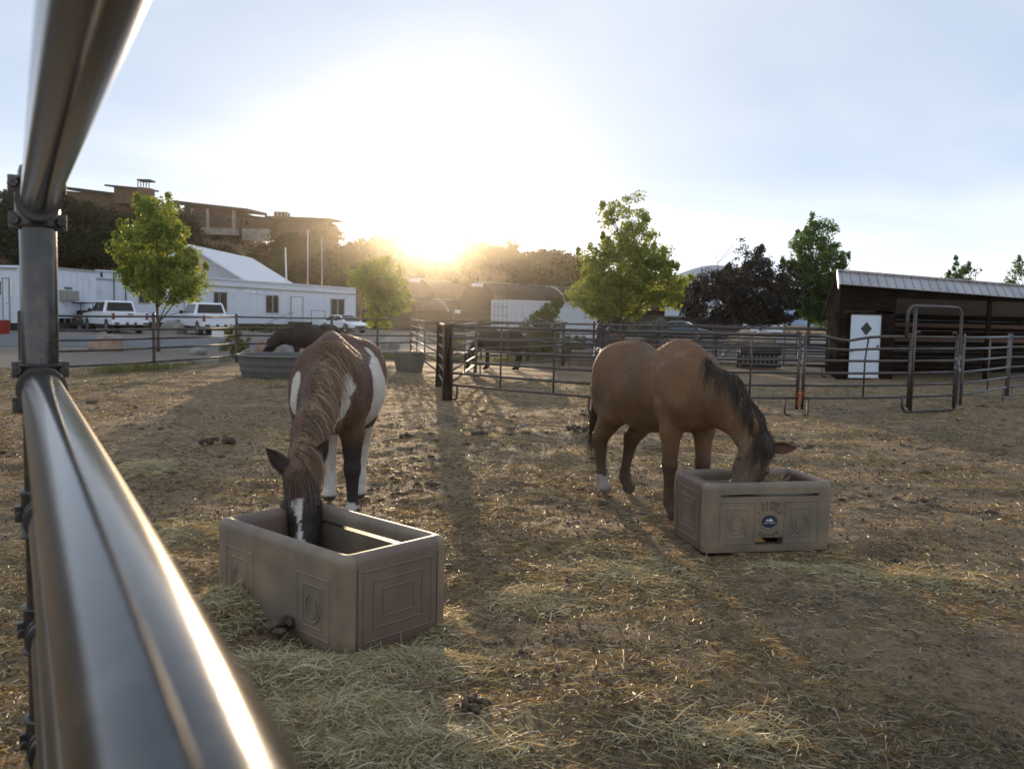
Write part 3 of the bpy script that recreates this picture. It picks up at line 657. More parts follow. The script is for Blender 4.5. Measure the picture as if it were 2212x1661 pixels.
# dark arched sheds
def quonset(label, a, b, r, wall, vents, seed):
    a = Vector((a[0],a[1],0)); b = Vector((b[0],b[1],0)); d=(b-a); L=d.length; d.normalize(); s=Vector((-d.y,d.x,0))
    t = empty('arched_shed',a,0,label,'shed'); n=22
    prof=[(r,0)]+[(r*cos(pi*k/n),wall+r*sin(pi*k/n)*1.0) for k in range(n+1)]+[(-r,0)]
    V=[];m_=int(L/2)
    rows=m_*4
    for i in range(rows+1):
        q=i/rows*L; sag = 1-.018*abs(sin(pi*i/4))
        for (u,z) in prof: p=a+d*q+s*u*sag; V.append((p.x,p.y,z if z<=wall else wall+(z-wall)*sag))
    k=len(prof); F=[(i*k+j,(i+1)*k+j,(i+1)*k+j+1,i*k+j+1) for i in range(rows) for j in range(k-1)]
    smooth_auto(MB().add(V,F).build('cover',M['quonset'],t),60)
    for q in (0.12,L-.12):
        p=a+d*q; V=[(p+s*u*.985+Vector((0,0,z*.99))) for u,z in prof]; MB().add(V,[tuple(range(k))]).build('end_wall',M['shade_cloth'],t)
    for i in range(m_):
        q0=i/m_*L+.12;q1=(i+1)/m_*L-.12; mb=MB(); V=[]
        for q in (q0,q1):
            for ang in (-.16,-.05,.05,.16): p=a+d*q+s*r*sin(ang); V.append((p.x,p.y,wall+r*cos(ang)+.10))
        mb.add(V,[(0,1,5,4),(1,2,6,5),(2,3,7,6)]); mb.build('ridge_vent',M['vent'],t)
    if vents:
        p=a+d*.0-d*.06; mb=MB(); M_=Matrix.Rotation(math.atan2(s.y,s.x),3,'Z'); mb.box(p+Vector((0,0,wall+r-.28)),(1.7,.08,.42),M=M_); mb.build('gable_vent',M['vent'],t)
    for qq in (.62,):
        mb=MB(); mb.tube([a+d*L*qq+s*u*1.015+Vector((0,0,z*1.01)) for u,z in prof],.05,5); mb.build('rope_strap',M['vent'],t)
    into(t); return t
a_=X(1030,80); b_=X(1262,93); quonset('dark arched fabric shed behind the white container, ridge vents glowing',(a_.x,a_.y),(b_.x,b_.y),2.75,2.55,True,1)
a_=X(893,88); b_=X(1045,106); quonset('dark arched shed farther left behind the first, under the sun glare',(a_.x,a_.y),(b_.x,b_.y),3.0,3.0,True,2)
a_=X(868,74); b_=X(975,86); quonset('low brown arched shed left of the tall ones, half lost in glare',(a_.x,a_.y),(b_.x,b_.y),1.7,1.6,True,3)
# shade cloth fence
fc = empty('shade_fence', X(790,67),0,'dark shade-cloth fence running behind the container and arched sheds','fence')
pts=[X(782,69),X(900,68),X(1062,66),X(1293,64),X(1480,62),X(1600,62)]
for i in range(len(pts)-1):
    a_,b_=pts[i],pts[i+1]; L=(b_-a_).length; n=max(2,int(L/3)); 
    mb=MB(); mb.beam(a_+Vector((0,0,.98)),b_+Vector((0,0,.98)),.03,1.9); mb.build('cloth',M['shade_cloth'],fc)
    for k in range(n):
        p=a_.lerp(b_,k/n); q=MB().tube([p-Vector((0,.06,0)),p+Vector((0,-.06,2.05))],.03,6); q.build('post',M['panel_blue'],fc)
    mb=MB().tube([a_+Vector((0,-.05,1.98)),b_+Vector((0,-.05,1.98))],.02,5); mb.build('top_rail',M['panel_blue'],fc)
p=X(993,65.5); mb=MB(); a_=P(982,669,65.5); b_=P(995,677,65.5); mb.box(((a_.x+b_.x)/2,a_.y-.1,(a_.z+b_.z)/2),(.55,.03,.34)); mb.build('notice_board',M['paper'],fc)
into(fc)
# shipping container
c0=X(1100,41.6); ang=R(28); dl=Vector((cos(ang),sin(ang),0)); dw=Vector((-sin(ang),cos(ang),0))
ct=empty('shipping_container',c0,ang,'white corrugated shipping container with end doors standing behind the horse pens','container')
L_,Wd,Hh=6.06,2.44,2.62
mb=MB(); n=int(L_/.28)
for side_y,sg in ((0,-1),(Wd,1)):
    V=[];F=[];xs_=[]
    for i in range(n):
        x0=.12+i*(L_-.24)/n; s_=(L_-.24)/n
        xs_ += [(x0,0),(x0+s_*.3,0),(x0+s_*.5,.04),(x0+s_*.8,.04)]
    xs_.append((L_-.12,0))
    for x_,o_ in xs_: V += [(x_,side_y-sg*(.04)+(-sg*o_)*1,.15),(x_,side_y-sg*.04-sg*o_,Hh-.12)]
    F=[(2*i,2*i+2,2*i+3,2*i+1) for i in range(len(xs_)-1)]; mb.add(V,F)
mb.box((L_-.05,Wd/2,Hh/2),(.05,Wd-.2,Hh-.25)); mb.box((L_/2,Wd/2,Hh-.05),(L_-.2,Wd-.15,.04)); mb.build('wall',M['container'],ct)
fr=MB()
for x_ in (.06,L_-.06):
    for y_ in (.06,Wd-.06): fr.box((x_,y_,Hh/2),(.14,.14,Hh))
for y_ in (.05,Wd-.05):
    for z_ in (.08,Hh-.06): fr.box((L_/2,y_,z_),(L_-.26,.11,.13))
for x_ in (.05,L_-.05):
    for z_ in (.08,Hh-.06): fr.box((x_,Wd/2,z_),(.12,Wd-.26,.14))
fr.build('frame',M['container'],ct)
for k in (0,1):
    dm=MB(); y0=.14+k*(Wd-.28)/2; y1=y0+(Wd-.28)/2-.01; dm.box((.06,(y0+y1)/2,Hh/2),(.05,y1-y0,Hh-.3))
    d_=dm.build('door',M['container'],ct)
    b=MB()
    for f_ in (.25,.72): b.tube([(.0,y0+(y1-y0)*f_,.12),(.0,y0+(y1-y0)*f_,Hh-.12)],.022,6)
    for z_ in (.5,1.0,1.7,2.2): b.box((.02,(y0+y1)/2,z_),(.03,(y1-y0)*.8,.05))
    b.build('lock_bar',M['white_grey'],d_)
def text(s_, size, m, name, parent, Mx, ext=.002, spacing=1.0):
    cu=bpy.data.curves.new('t','FONT'); cu.body=s_; cu.size=size; cu.extrude=ext; cu.align_x='CENTER'; cu.align_y='CENTER'; cu.space_character=spacing
    o=bpy.data.objects.new('t',cu); C.objects.link(o); dg=bpy.context.evaluated_depsgraph_get(); me=bpy.data.meshes.new_from_object(o.evaluated_get(dg)); bpy.data.objects.remove(o)
    me.transform(Mx); me.materials.clear(); me.materials.append(m); q=bpy.data.objects.new(name,me); C.objects.link(q); q.parent=parent; return q
for k,s_ in enumerate(('1','2')): text(s_,.3,M['shade_cloth'],'lettering',ct,Matrix.Translation((L_-.35,-.015,2.3-.32*k))@Matrix.Rotation(R(90),4,'X'))
# pale buildings and trailer under the dark tree
A5=X(1493,78);B5=X(1580,80); hb5=empty('pale_shed',(A5.x,A5.y,0),0,'pale flat shed partly hidden at the left edge of the purple tree','shed')
block('wall',A5,B5,5,0,3.1,3.0,M['white_paint'],hb5); W5=Wall(A5,B5); window(W5,W5.u(1540),W5.u(1553),.9,2.2,hb5,M['white_grey'],M['glass']); door(W5,W5.u(1513),W5.u(1523),.1,2.2,hb5,M['panel_blue'],M['white_grey'])
rf=MB(); rf.beam(W5.p(-.2,3.15,-2),W5.p(W5.L+.2,3.05,-2),5,.12); rf.build('roof',M['house_roof'],hb5); into(hb5)
A6=X(1385,86);B6=X(1470,88); h6=empty('dark_shed',(A6.x,A6.y,0),0,'dark open-sided shed with slatted roof behind the big maple on its right','shed')
block('wall',A6,B6,5,0,2.6,2.6,M['wood_dark'],h6); W6=Wall(A6,B6); rf=MB()
for k in range(4): rf.beam(W6.p(-.3,2.75+.22*k,.3-.6*k),W6.p(W6.L+.3,2.75+.22*k,.3-.6*k),.5,.06)
rf.build('roof',M['panel_blue'],h6); into(h6)
A7=X(1590,66);B7=X(1690,66); t7=empty('horse_trailer',(A7.x,A7.y,0),0,'white long trailer on two wheels seen beneath the purple tree','trailer')
W7=Wall(A7,B7); block('body',A7,B7,2.4,.6,2.2,2.2,M['car_white'],t7)
wn=MB(); W7.box(wn,.5,W7.L-.5,1.45,1.95,-.02,.02); wn.build('window',M['glass'],t7)
for px_ in (1633,1650):
    wh=MB().lathe((0,0,0),[(0,-.12),(.2,-.12),(.36,-.1),(.38,0),(.36,.1),(0,.1)],20,'Y'); o=wh.build('wheel',M['rubber'],t7); o.location=W7.p(W7.u(px_),.38,.05)
into(t7)
# the stable
SL=Vector((P(1815,700,22).x,22.0*DS,0)); q=P(2330,700,24.0); SRt=Vector((q.x,q.y,0)); WS=Wall(SL,SRt); WS.n=Vector((-.25,-.97,0))
st=empty('stable',SL,0,'dark timber stable with metal roof, white door and open stalls at the right','stable')
ub=WS.u(1815)*0; 
def boards(mb,W,u0,u1,z0,z1,o,th=.03,h=.19,gap=.004,zt0=None,zt1=None):
    z=z0
    while z<z1-.02:
        zz=min(z+h-gap,z1)
        V=[W.p(u0,z,o),W.p(u1,z,o),W.p(u1,zz,o-.012),W.p(u0,zz,o-.012),W.p(u0,z,o-th),W.p(u1,z,o-th),W.p(u1,zz,o-th),W.p(u0,zz,o-th)]
        mb.add(V,[(0,1,2,3),(7,6,5,4),(0,4,5,1),(3,2,6,7),(0,3,7,4),(1,5,6,2)]); z+=h
uD0=WS.u(1838);uD1=WS.u(1904);uR=WS.u(1934)
ztop=2.88
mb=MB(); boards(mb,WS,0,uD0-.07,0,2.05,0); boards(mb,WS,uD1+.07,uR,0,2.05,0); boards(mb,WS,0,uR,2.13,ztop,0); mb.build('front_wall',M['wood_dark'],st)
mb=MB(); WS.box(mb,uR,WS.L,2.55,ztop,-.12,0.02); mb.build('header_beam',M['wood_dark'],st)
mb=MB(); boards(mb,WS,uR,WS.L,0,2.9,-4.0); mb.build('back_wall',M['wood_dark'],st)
mb=MB(); WS.box(mb,uR-.08,uR+.02,0,2.55,-3.97,-.03); mb.build('partition',M['wood_dark'],st)
for u_ in (uR+3.6,uR+7.2):
    mb=MB(); WS.box(mb,u_-.08,u_+.08,0,2.55,-.14,0.0); mb.build('post',M['wood_dark'],st)
for k in range(2):
    mb=MB(); u_=uR+.1; WS.box(mb,u_,WS.L,1.15+.5*k,1.29+.5*k,-3.9,-3.8); mb.build('kick_rail',M['rust'],st)
# side wall facing left, sloping top
Ws=Wall(SL, WS.p(0,0,-4.1)); 
Ws.n = (WS.d*-1)*1.0
mb=MB(); z=0
while z<ztop+.5:
    zz=z+.182
    # board length limited by the roof slope
    ztf=3.15; ztb=1.95
    umax=Ws.L if zz<ztb else Ws.L*(ztf-zz)/(ztf-ztb)
    if umax>.1: Ws.box(mb,.0,umax,z,zz,-.03,.02+.0)
    z+=.19
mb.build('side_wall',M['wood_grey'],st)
mb=MB(); WS.box(mb,-.06,.1,0,2.95,-.02,.05); mb.build('corner_board',M['wood_dark'],st)
dz0,dz1=Zp(1866,817,22.05),Zp(1870,680,22.1)
dd=door(WS,uD0,uD1,max(.03,dz0),dz1,st,M['door_white'],M['wood_dark'])
uc=(uD0+uD1)/2+.02; zc=Zp(1869,710,22.1); dm=.2; mb=MB(); V=[WS.p(uc-dm,zc,.043),WS.p(uc,zc-dm*1.05,.043),WS.p(uc+dm,zc,.043),WS.p(uc,zc+dm*1.05,.043)]; V2=[v_+WS.n*.012 for v_ in V]
mb.add(V+V2,[(4,5,6,7),(0,1,5,4),(1,2,6,5),(2,3,7,6),(3,0,4,7)]); mb.build('diamond_window',M['glass'],dd)
mb=MB(); mb.tube([WS.p(uD0+.1,zc-.68,.04),WS.p(uD0+.1,zc-.68,.11)],.04,10); mb.build('lock',M['clamp'],dd)
# roof: short front slope, long back slope
zr=3.33; eo=.45; ro=-.25; ez=2.93
rf=MB(); V=[WS.p(-.15,ez,eo),WS.p(WS.L+.3,ez-.34,eo),WS.p(WS.L+.3,zr-.34,ro),WS.p(-.15,zr,ro)]; Vb=[v_-Vector((0,0,.03)) for v_ in V]; rf.add(V+Vb,[(0,1,2,3),(7,6,5,4),(0,4,5,1),(0,3,7,4)])
V=[WS.p(-.15,zr,ro),WS.p(WS.L+.3,zr-.34,ro),WS.p(WS.L+.3,2.0,-4.6),WS.p(-.15,2.0,-4.6)]; Vb=[v_-Vector((0,0,.03)) for v_ in V]; rf.add(V+Vb,[(0,1,2,3),(7,6,5,4),(0,3,7,4)])
ro_=rf.build('roof',M['roof_metal'],st)
rb=MB(); u_=0
while u_<WS.L: rb.beam(WS.p(u_,ez+.025-.34*u_/WS.L,eo),WS.p(u_,zr+.02-.34*u_/WS.L,ro),.035,.03); u_+=.32
rb.build('roof_rib',M['roof_metal'],ro_)
rb=MB(); rb.beam(WS.p(-.16,zr+.03,ro),WS.p(WS.L+.3,zr-.31,ro),.22,.035); rb.build('ridge_cap',M['roof_metal'],ro_)
rb=MB(); rb.beam(WS.p(-.17,ez-.1,eo+.01),WS.p(-.17,zr-.02,ro),.03,.2,up=(0,0,1)); rb.build('barge_board',M['vent'],ro_); rb=MB(); rb.beam(WS.p(-.17,zr-.02,ro),WS.p(-.17,1.95,-4.6),.03,.26); rb.build('verge_board',M['wood_grey'],ro_)
into(st)
# ------------------------------------------------------------ vehicles
def wheel(t,x,y,r=.38,wd=.26,side=1):
    mb=MB().lathe((0,0,0),[(0,-wd/2),(r*.6,-wd/2),(r*.94,-wd/2),(r,-wd/2+.04),(r,wd/2-.04),(r*.94,wd/2),(r*.6,wd/2),(r*.56,wd/2-.05),(0,wd/2-.05)],28,'Y')
    if side<0: mb.v=[(a,-b,c) for a,b,c in mb.v]; mb.f=[tuple(reversed(f)) for f in mb.f]
    o=empty_part('wheel',t,(x,y,r)); ty=mb.build('tyre',M['rubber'],o,True)
    rm=MB()
    for k in range(6):
        a=2*pi*k/6; rm.beam((0,side*(wd/2-.03),0),(r*.58*cos(a),side*(wd/2-.02),r*.58*sin(a)),.09,.05,up=(0,1,0))
    rm.lathe((0,side*(wd/2-.04),0),[(r*.5,-.02),(r*.62,-.02),(r*.62,.03),(r*.5,.03),(r*.5,-.02)],24,'Y'); rm.build('rim',M['rim'],o)
def empty_part(name,t,loc):
    o=bpy.data.objects.new(name,None); C.objects.link(o); o.parent=t; o.location=loc; return o
def arch_profile(x0,x1,zlo,zhi,wheels,r):
    'bottom line with wheel arches, from x0 to x1'
    pts=[(x0,zlo)]
    for wx in sorted(wheels):
        for k in range(9):
            a=pi-pi*k/8; pts.append((wx+r*cos(a), max(zlo,.38+r*sin(a)*1.0)))
    pts.append((x1,zlo)); return pts
def taper_body(t,name,prof,w0,w1fn,m,bevel=.03):
    n=len(prof); V=[(x,-w1fn(z)/2,z) for x,z in prof]+[(x,w1fn(z)/2,z) for x,z in prof]
    F=[tuple(range(n)),tuple(reversed(range(n,2*n)))]+[(i,i+n,(i+1)%n+n,(i+1)%n) for i in range(n)]
    return MB().add(V,F).build(name,m,t,bevel=bevel)
def win(t,name,quad,m,off=.012):
    'quad: 4 corners; made into a thin pane'
    q=[Vector(p) for p in quad]; nn=(q[1]-q[0]).cross(q[3]-q[0]).normalized()*off
    V=[p-nn for p in q]+[p+nn for p in q]; return MB().add(V,[(3,2,1,0),(4,5,6,7),(0,1,5,4),(1,2,6,5),(2,3,7,6),(3,0,4,7)]).build(name,m,t)
def pickup(label,loc,rz,topper=False):
    t=empty('pickup_truck',loc,rz,label,'pickup')
    # x forward; length 5.8, rear at -2.9
    wl=(-1.75,1.95)
    low=arch_profile(-2.85,2.85,.5,0,wl,.47)
    prof=low+[(2.88,.75),(2.85,1.12),(1.35,1.22),(1.2,1.22),(-2.9,1.22),(-2.9,.6)]
    taper_body(t,'body',prof,2,lambda z: 2.0 if z<1.0 else 1.96,M['car_white'],.04)
    cab=[(1.35,1.2),(.65,1.86),(.45,1.9),(-.85,1.9),(-1.0,1.84),(-1.15,1.2)]
    wf=lambda z: 1.94-.42*(z-1.2)/.7
    cb=taper_body(t,'cab',cab,2,wf,M['car_white'],.04)
    win(t,'rear_window',[(-1.165,.78,1.3),(-1.165,-.78,1.3),(-1.035,-.66,1.8),(-1.035,.66,1.8)],M['glass'])
    for s in (1,-1):
        f=lambda x,z: (x,s*(wf(z)/2+.005),z)
        win(t,'side_window',[f(-1.0,1.27),f(-.05,1.27),f(-.05,1.8),f(-.9,1.8)][::s],M['glass'])
        win(t,'side_window',[f(.05,1.27),f(1.1,1.27),f(.6,1.78),f(.05,1.8)][::s],M['glass'])
        MB().box((.95,s*1.1,1.32),(.12,.22,.2)).build('mirror',M['black_plastic'],t,bevel=.02)
        MB().box((-2.87,s*.93,1.0),(.08,.14,.38)).build('tail_light',M['red'],t,bevel=.01)
        mb=MB()
        for x_ in (.15,-.75): mb.box((x_,s*1.0,1.1),(.18,.04,.04))
        mb.build('door_handle',M['rim'],t)
    MB().box((-2.915,0,.98),(.03,1.66,.44)).build('tailgate',M['car_white'],t,bevel=.015)
    MB().box((-2.95,0,1.13),(.03,.3,.06)).build('tailgate_handle',M['black_plastic'],t)
    MB().box((-2.98,0,.62),(.2,1.95,.2)).build('rear_bumper',M['car_white'],t,bevel=.03)
    mb=MB(); mb.box((-3.085,0,.6),(.03,.6,.14)); 
    for s in (1,-1): mb.box((-3.085,s*.8,.6),(.03,.26,.1))
    mb.build('bumper_insert',M['black_plastic'],t)
    MB().box((-3.105,0,.61),(.015,.3,.13)).build('number_plate',M['paper'],t)
    win(t,'windshield',[(1.3,-.82,1.27),(1.3,.82,1.27),(.72,.7,1.83),(.72,-.7,1.83)],M['glass'])
    t.scale=(1.08,1.1,1.1)
    for wx in wl:
        for s in (1,-1): wheel(t,wx,s*.86,.4,.27,s)
    if topper:
        pass
    MB().box((0,0,.5),(4.6,1.5,.2)).build('chassis',M['black_plastic'],t)
    return t
p0=X(255,45.5); pickup('white crew-cab pickup seen from behind, left of the young maple, next to the golf cart',(p0.x-1.2,p0.y+2.1,0),R(132))
p0=X(465,45.5); pickup('white crew-cab pickup seen from behind, parked between the young maple and the long building windows',(p0.x-1.45,p0.y+2.2,0),R(127))
def sedan(label,loc,rz,m,suv=0):
    t=empty('sedan',loc,rz,label,'car'); wl=(-1.35,1.35)
    low=arch_profile(-2.25,2.25,.28,0,wl,.38)
    prof=low+[(2.3,.5),(2.22,.72),(1.6,.86),(1.15,.92),(-1.75,.98),(-2.25,.98),(-2.32,.6)]
    taper_body(t,'body',prof,1.8,lambda z: 1.82,m,.05)
    cab=[(1.25,.9),(.35,1.40),(-.1,1.45),(-.8,1.43),(-1.35,1.24),(-1.95,.97)]; wf=lambda z: 1.72-.5*(z-.9)/.5
    taper_body(t,'cabin',cab,1.8,wf,m,.05)
    win(t,'windshield',[(1.17,-.74,.97),(1.17,.74,.97),(.38,.56,1.40),(.38,-.56,1.40)],M['glass'],.02)
    win(t,'rear_window',[(-1.88,.7,1.02),(-1.88,-.7,1.02),(-1.37,-.56,1.26),(-1.37,.56,1.26)],M['glass'],.02)
    for s in (1,-1):
        f=lambda x,z: (x,s*(wf(z)/2+.008),z)
        win(t,'side_window',[f(-1.4,.98),f(-.35,.98),f(-.35,1.38),f(-.95,1.35)][::s],M['glass'])
        win(t,'side_window',[f(-.27,.98),f(.85,.98),f(.25,1.36),f(-.27,1.38)][::s],M['glass'])
        MB().box((.75,s*.98,.98),(.12,.2,.12)).build('mirror',m,t,bevel=.02)
        MB().box((2.17,s*.68,.68),(.2,.4,.09)).build('headlight',M['vent'],t,bevel=.02)
        MB().box((-2.27,s*.65,.78),(.1,.4,.1)).build('tail_light',M['red'],t,bevel=.02)
    MB().box((2.28,0,.5),(.06,1.3,.22)).build('grille',M['black_plastic'],t,bevel=.02)
    for wx in wl:
        for s in (1,-1): wheel(t,wx,s*.8,.33,.22,s)
    return t
sedan('white sedan parked by the right end of the long white building, facing right',X(743,58),R(-42),M['car_white'])
sedan('blue-grey car parked beyond the sagebrush, right of the big maple',X(1472,56)+Vector((0,0,.12)),R(-20),M['car_blue'])
# golf cart
gcx=X(168,49); gc=empty('golf_cart',gcx,R(160),'dark golf cart with canopy parked left of the first white pickup','golf cart')
MB().prism([(-1.2,.35),(1.15,.35),(1.25,.6),(1.05,.95),(.75,.95),(.6,.5),(-.1,.5),(-.15,.75),(-1.2,.8)],-.6,.6,'Y').build('body',M['cart_green'],gc,bevel=.03)
MB().box((-.3,0,1.0),(.5,1.1,.12)).box((-.55,0,1.2),(.1,1.1,.4)).build('seat',M['wood_grey'],gc,bevel=.03)
MB().box((-.1,0,1.92),(1.9,1.2,.07)).build('canopy',M['wood_grey'],gc,bevel=.03)
mb=MB()
for s in (1,-1): mb.tube([(.9,s*.52,.9),(.6,s*.52,1.9)],.025,6); mb.tube([(-.75,s*.52,.8),(-.85,s*.52,1.9)],.025,6)
mb.build('canopy_post',M['clamp'],gc)
MB().tube([(.7,.25,.9),(.42,.25,1.25)],.025,6).lathe((.4,.25,1.25),[(.16,-.015),(.19,-.015),(.19,.015),(.16,.015),(.16,-.015)],16).build('steering_wheel',M['black_plastic'],gc)
for wx in (-.8,.85):
    for s in (1,-1): wheel(gc,wx,s*.52,.25,.2,s)
# ------------------------------------------------------------ left pipe fence with five rails
RZ=(1.48,1.12,.87,.60,.21)
def pfence(label,pts,name='pipe_fence',rz_=RZ,pr=.045,rr=.028,m='pipe'):
    t=empty(name,pts[0],0,label,'fence')
    for p in pts:
        q=MB().tube([p-Vector((0,0,.1)),p+Vector((0,0,1.53))],pr,10); 
        q.lathe((p.x,p.y,1.53),[(pr,0),(pr*1.15,.01),(pr*.8,.05),(0,.07)],10); smooth_auto(q.build('post',M[m],t))
    for z in rz_:
        for a_,b_ in zip(pts[:-1],pts[1:]):
            mid=a_.lerp(b_,.5)+Vector((0,0,z-.012)); q=MB().tube([a_+Vector((0,0,z)),mid,b_+Vector((0,0,z))],rr,8); q.build('rail',M[m],t,True)
    into(t); return t
fp=[X(45,16.9),X(333,19.9),X(511,23.4),X(716,26),X(887,27.5),X(1039,27.6),X(1167,26.6),X(1281,26.4),X(1420,26.2),X(1545,25.6),X(1795,25.4)]
pfence('long dark pipe fence with five rails along the road side of the paddock',fp)
# paper sign hanging on the fence
a_=P(458,715,22.1); b_=P(483,728,22.1); o=MB().box((0,0,0),(.36,.006,.19)).build('paper_sign',M['paper']); o.location=((a_+b_)/2); o.rotation_euler=(0,0,.5); tag(o,'small blank white sign wired to the left fence near the yellow shrub','sign')
# ------------------------------------------------------------ near pipe fence beside the camera
Dp=2.2; pp=P(85,655,Dp); PX_,PY_=pp.x,pp.y
zU=P(85,440,Dp).z; zL=P(85,836,Dp).z
nf=empty('pipe_fence',(PX_,PY_,0),0,'out-of-focus near pipe fence with two thick rails running past the camera on the left','fence')
dirn=Vector((.569,-1,0)).normalized(); rad=.052
q=MB().tube([(PX_,PY_,-.1),(PX_,PY_,zU+.09)],rad,40); q.lathe((PX_,PY_,zU+.09),[(rad,0),(rad*.9,.02),(0,.035)],40); smooth_auto(q.build('post',M['rail_near'],nf))
zs=[zU,zL,P(85,1105,Dp).z,P(85,1352,Dp).z,P(85,1352,Dp).z-.36]
side_=Vector((-dirn.y,dirn.x,0))
for i,z in enumerate(zs):
    r_=(.048,.056,.045,.045,.045)[i]
    s_=Vector((PX_,PY_,z))+dirn*.0; off=Vector((0,0,0))
    q=MB().tube([s_+dirn*.06,s_+dirn*1.5,s_+dirn*2.6+Vector((0,0,-.0)),s_+dirn*5.5],r_,48); smooth_auto(q.build('rail',M['rail_near'],nf))
    # clamp: collar round the post, ring round the rail, bolts
    c_=MB(); c_.lathe((PX_,PY_,z-.075),[(rad+.001,0),(rad+.013,0),(rad+.016,.006),(rad+.013,.012),(rad+.010,.016),(rad+.010,.134),(rad+.013,.138),(rad+.016,.144),(rad+.013,.15),(rad+.001,.15)],40)
    e0=s_+dirn*.075
    for a0,a1,rr2 in ((.0,.014,.014),(.014,.05,.009),(.05,.062,.013)):
        c_.tube([e0+dirn*a0,e0+dirn*a1],r_+rr2,40,cap=True)
    smooth_auto(c_.build('clamp',M['clamp'],nf),50)
    for sg in (1,-1):
        for dz in ((.055,-.055) if i<2 else (.0,)):
            base=Vector((PX_,PY_,z+dz))+side_*sg*(rad+.012)
            b_=MB().box(base,(.03,.03,.05),rz=math.atan2(dirn.y,dirn.x)); b_.tube([base-dirn*.03,base+dirn*.045],.008,8); b_.tube([base+dirn*.03,base+dirn*.045],.015,6)
            b_.build('bolt',M['clamp'],nf,bevel=.002)
into(nf)
# ------------------------------------------------------------ corral panels
def panel(label,a,b,h=1.5,zlow=.33,nr=6,stays=(.33,.67),m='panel',feet=(.04,.96),r=.024,bend=None,group='round pen panels',legs=True):
    'stand-alone corral panel from a to b'
    t=empty('corral_panel',a,0,label,'fence panel',group); d=(b-a); L=d.length; d.normalize()
    zs_=[h-(h-zlow)*k/(nr-1) for k in range(nr)]
    def bz(u,z):
        dz=0
        if bend: dz=bend(u,z,L)
        return Vector((a.x,a.y,0))+d*u+Vector((0,0,z+dz))
    fr=MB(); 
    for z in zs_:
        top=(z==zs_[0]); fr.v and None
        n_=10 if bend else 2; q=MB().tube([bz(L*(k/n_)*.985+.0075*L,z)+Vector((0,0,-.006*sin(pi*k/n_))) for k in range(n_+1)],r*(1.15 if top else 1.0),8)
        q.build('rail',M[m],t,True)
    for e in (.0075*L,.9925*L):
        q=MB().tube([bz(e,.12 if legs else .02),bz(e,h+.0)],r*1.3,8)
        q.build('upright',M[m],t,True)
    # rounded loop on top of each end
    for e,sg in ((.0,1),(L,-1)):
        q=MB().tube([bz(e+sg*.012,h-.12),bz(e+sg*.012,h+.01),bz(e+sg*.03,h+.05),bz(e+sg*.07,h+.06),bz(e+sg*.12,h+.03),bz(e+sg*.14,h-.01)],r*.8,8); q.build('pin_loop',M[m],t,True)
    for s in stays:
        q=MB().tube([bz(L*s,zlow),bz(L*s,zlow+.6*(h-zlow)),bz(L*s+(0 if not bend else .06),h)],r*.75,8); q.build('stay',M[m],t,True)
    if legs:
        for s in feet:
            sg=-1 if s>.5 else 1
            q=MB().tube([bz(L*s,zlow),bz(L*s,.05),bz(L*s-sg*.03,.015),bz(L*s-sg*.12,.012)],r*.9,8); q.build('foot',M[m],t,True)
    into(t); return t
pA=X(966,14.5); pB=X(948,17.0); pC=X(1297,12.75); pE=X(1723,13.2); pF=X(1961,13.85); pG=X(2066,14.45); pH=X(2172,16.6); pI=X(2330,19.5)
pJ=X(1026,19.9); pK=X(1215,23.2); pL_=X(1500,23.6); pM=X(1790,22.6)
panel('round pen panel between the thick left gate posts and the hanging bridle',pA+Vector((.06,0,0)),pC,stays=(.36,.71),feet=(.05,.93),zlow=.30)
panel('round pen panel behind the buckskin horse, from the hanging bridle to the orange twine',pC+Vector((.07,0,0)),pE,stays=(.34,.74),feet=(.06,.93))
def bd(u,z,L):
    f=math.exp(-((u/L-.38)/.16)**2); return -.085*f*max(0,(z-1.15)/.35)
panel('bent round pen panel with a dipped top rail, before the stable door',pE+Vector((.06,0,0)),pF,stays=(.56,),feet=(.06,),bend=bd)
panel('blue-grey panel receding to the right of the arched gate',pG+Vector((.06,0,0)),pH,m='panel_blue',stays=(.55,),feet=(.93,))
panel('farthest right panel running off the picture edge',pH+Vector((.05,0.05,0)),pI,m='panel_blue',stays=(.4,.8),feet=(.06,))
panel('panel receding sharply between the two thick left posts',pA+Vector((-.02,.05,0)),pB,stays=(.5,),feet=(.5,),zlow=.28,group=None)
panel('inner pen panel going back from the thick left post towards the black horse',pA+Vector((.05,.1,0)),pJ,stays=(.5,),feet=(.95,),group=None)
panel('back pen panel behind the black horse in the pen',pJ,pK,stays=(.33,.67),feet=(.05,.95),group=None)
panel('back pen panel behind the bay horse with the white blaze',pK,pL_,stays=(.33,.67),feet=(.05,.95),group=None)
panel('back pen panel in front of the cream horse, ending at the stable corner',pL_,pM,stays=(.33,.67),feet=(.05,.95),group=None)
panel('distant panel nearest the cream horse',X(1440,30),X(1640,29.5),stays=(.5,),feet=(.1,.9),group=None)
panel('distant panel between the cream horse and the stable',X(1640,29.5),X(1800,28.5),stays=(.5,),feet=(.1,.9),group=None)
panel('panel leaning by the oval tub, with the rope on it',X(887,26.9),X(948,17.1),stays=(.3,.6),feet=(.5,),group=None)
for p_,r_,h_,lb_ in ((pA,.085,1.52,'thick dark timber post at the front left corner of the round pen'),(pB,.075,1.5,'thick dark timber post just behind the pen corner post')):
    q=MB().tube([(0,0,-.05),(0,0,.5),(0,0,h_)],[r_*1.25,r_,r_*.92],14); o=smooth_auto(q.build('gate_post',M['wood_dark'])); o.location=p_; tag(o,lb_,'post')
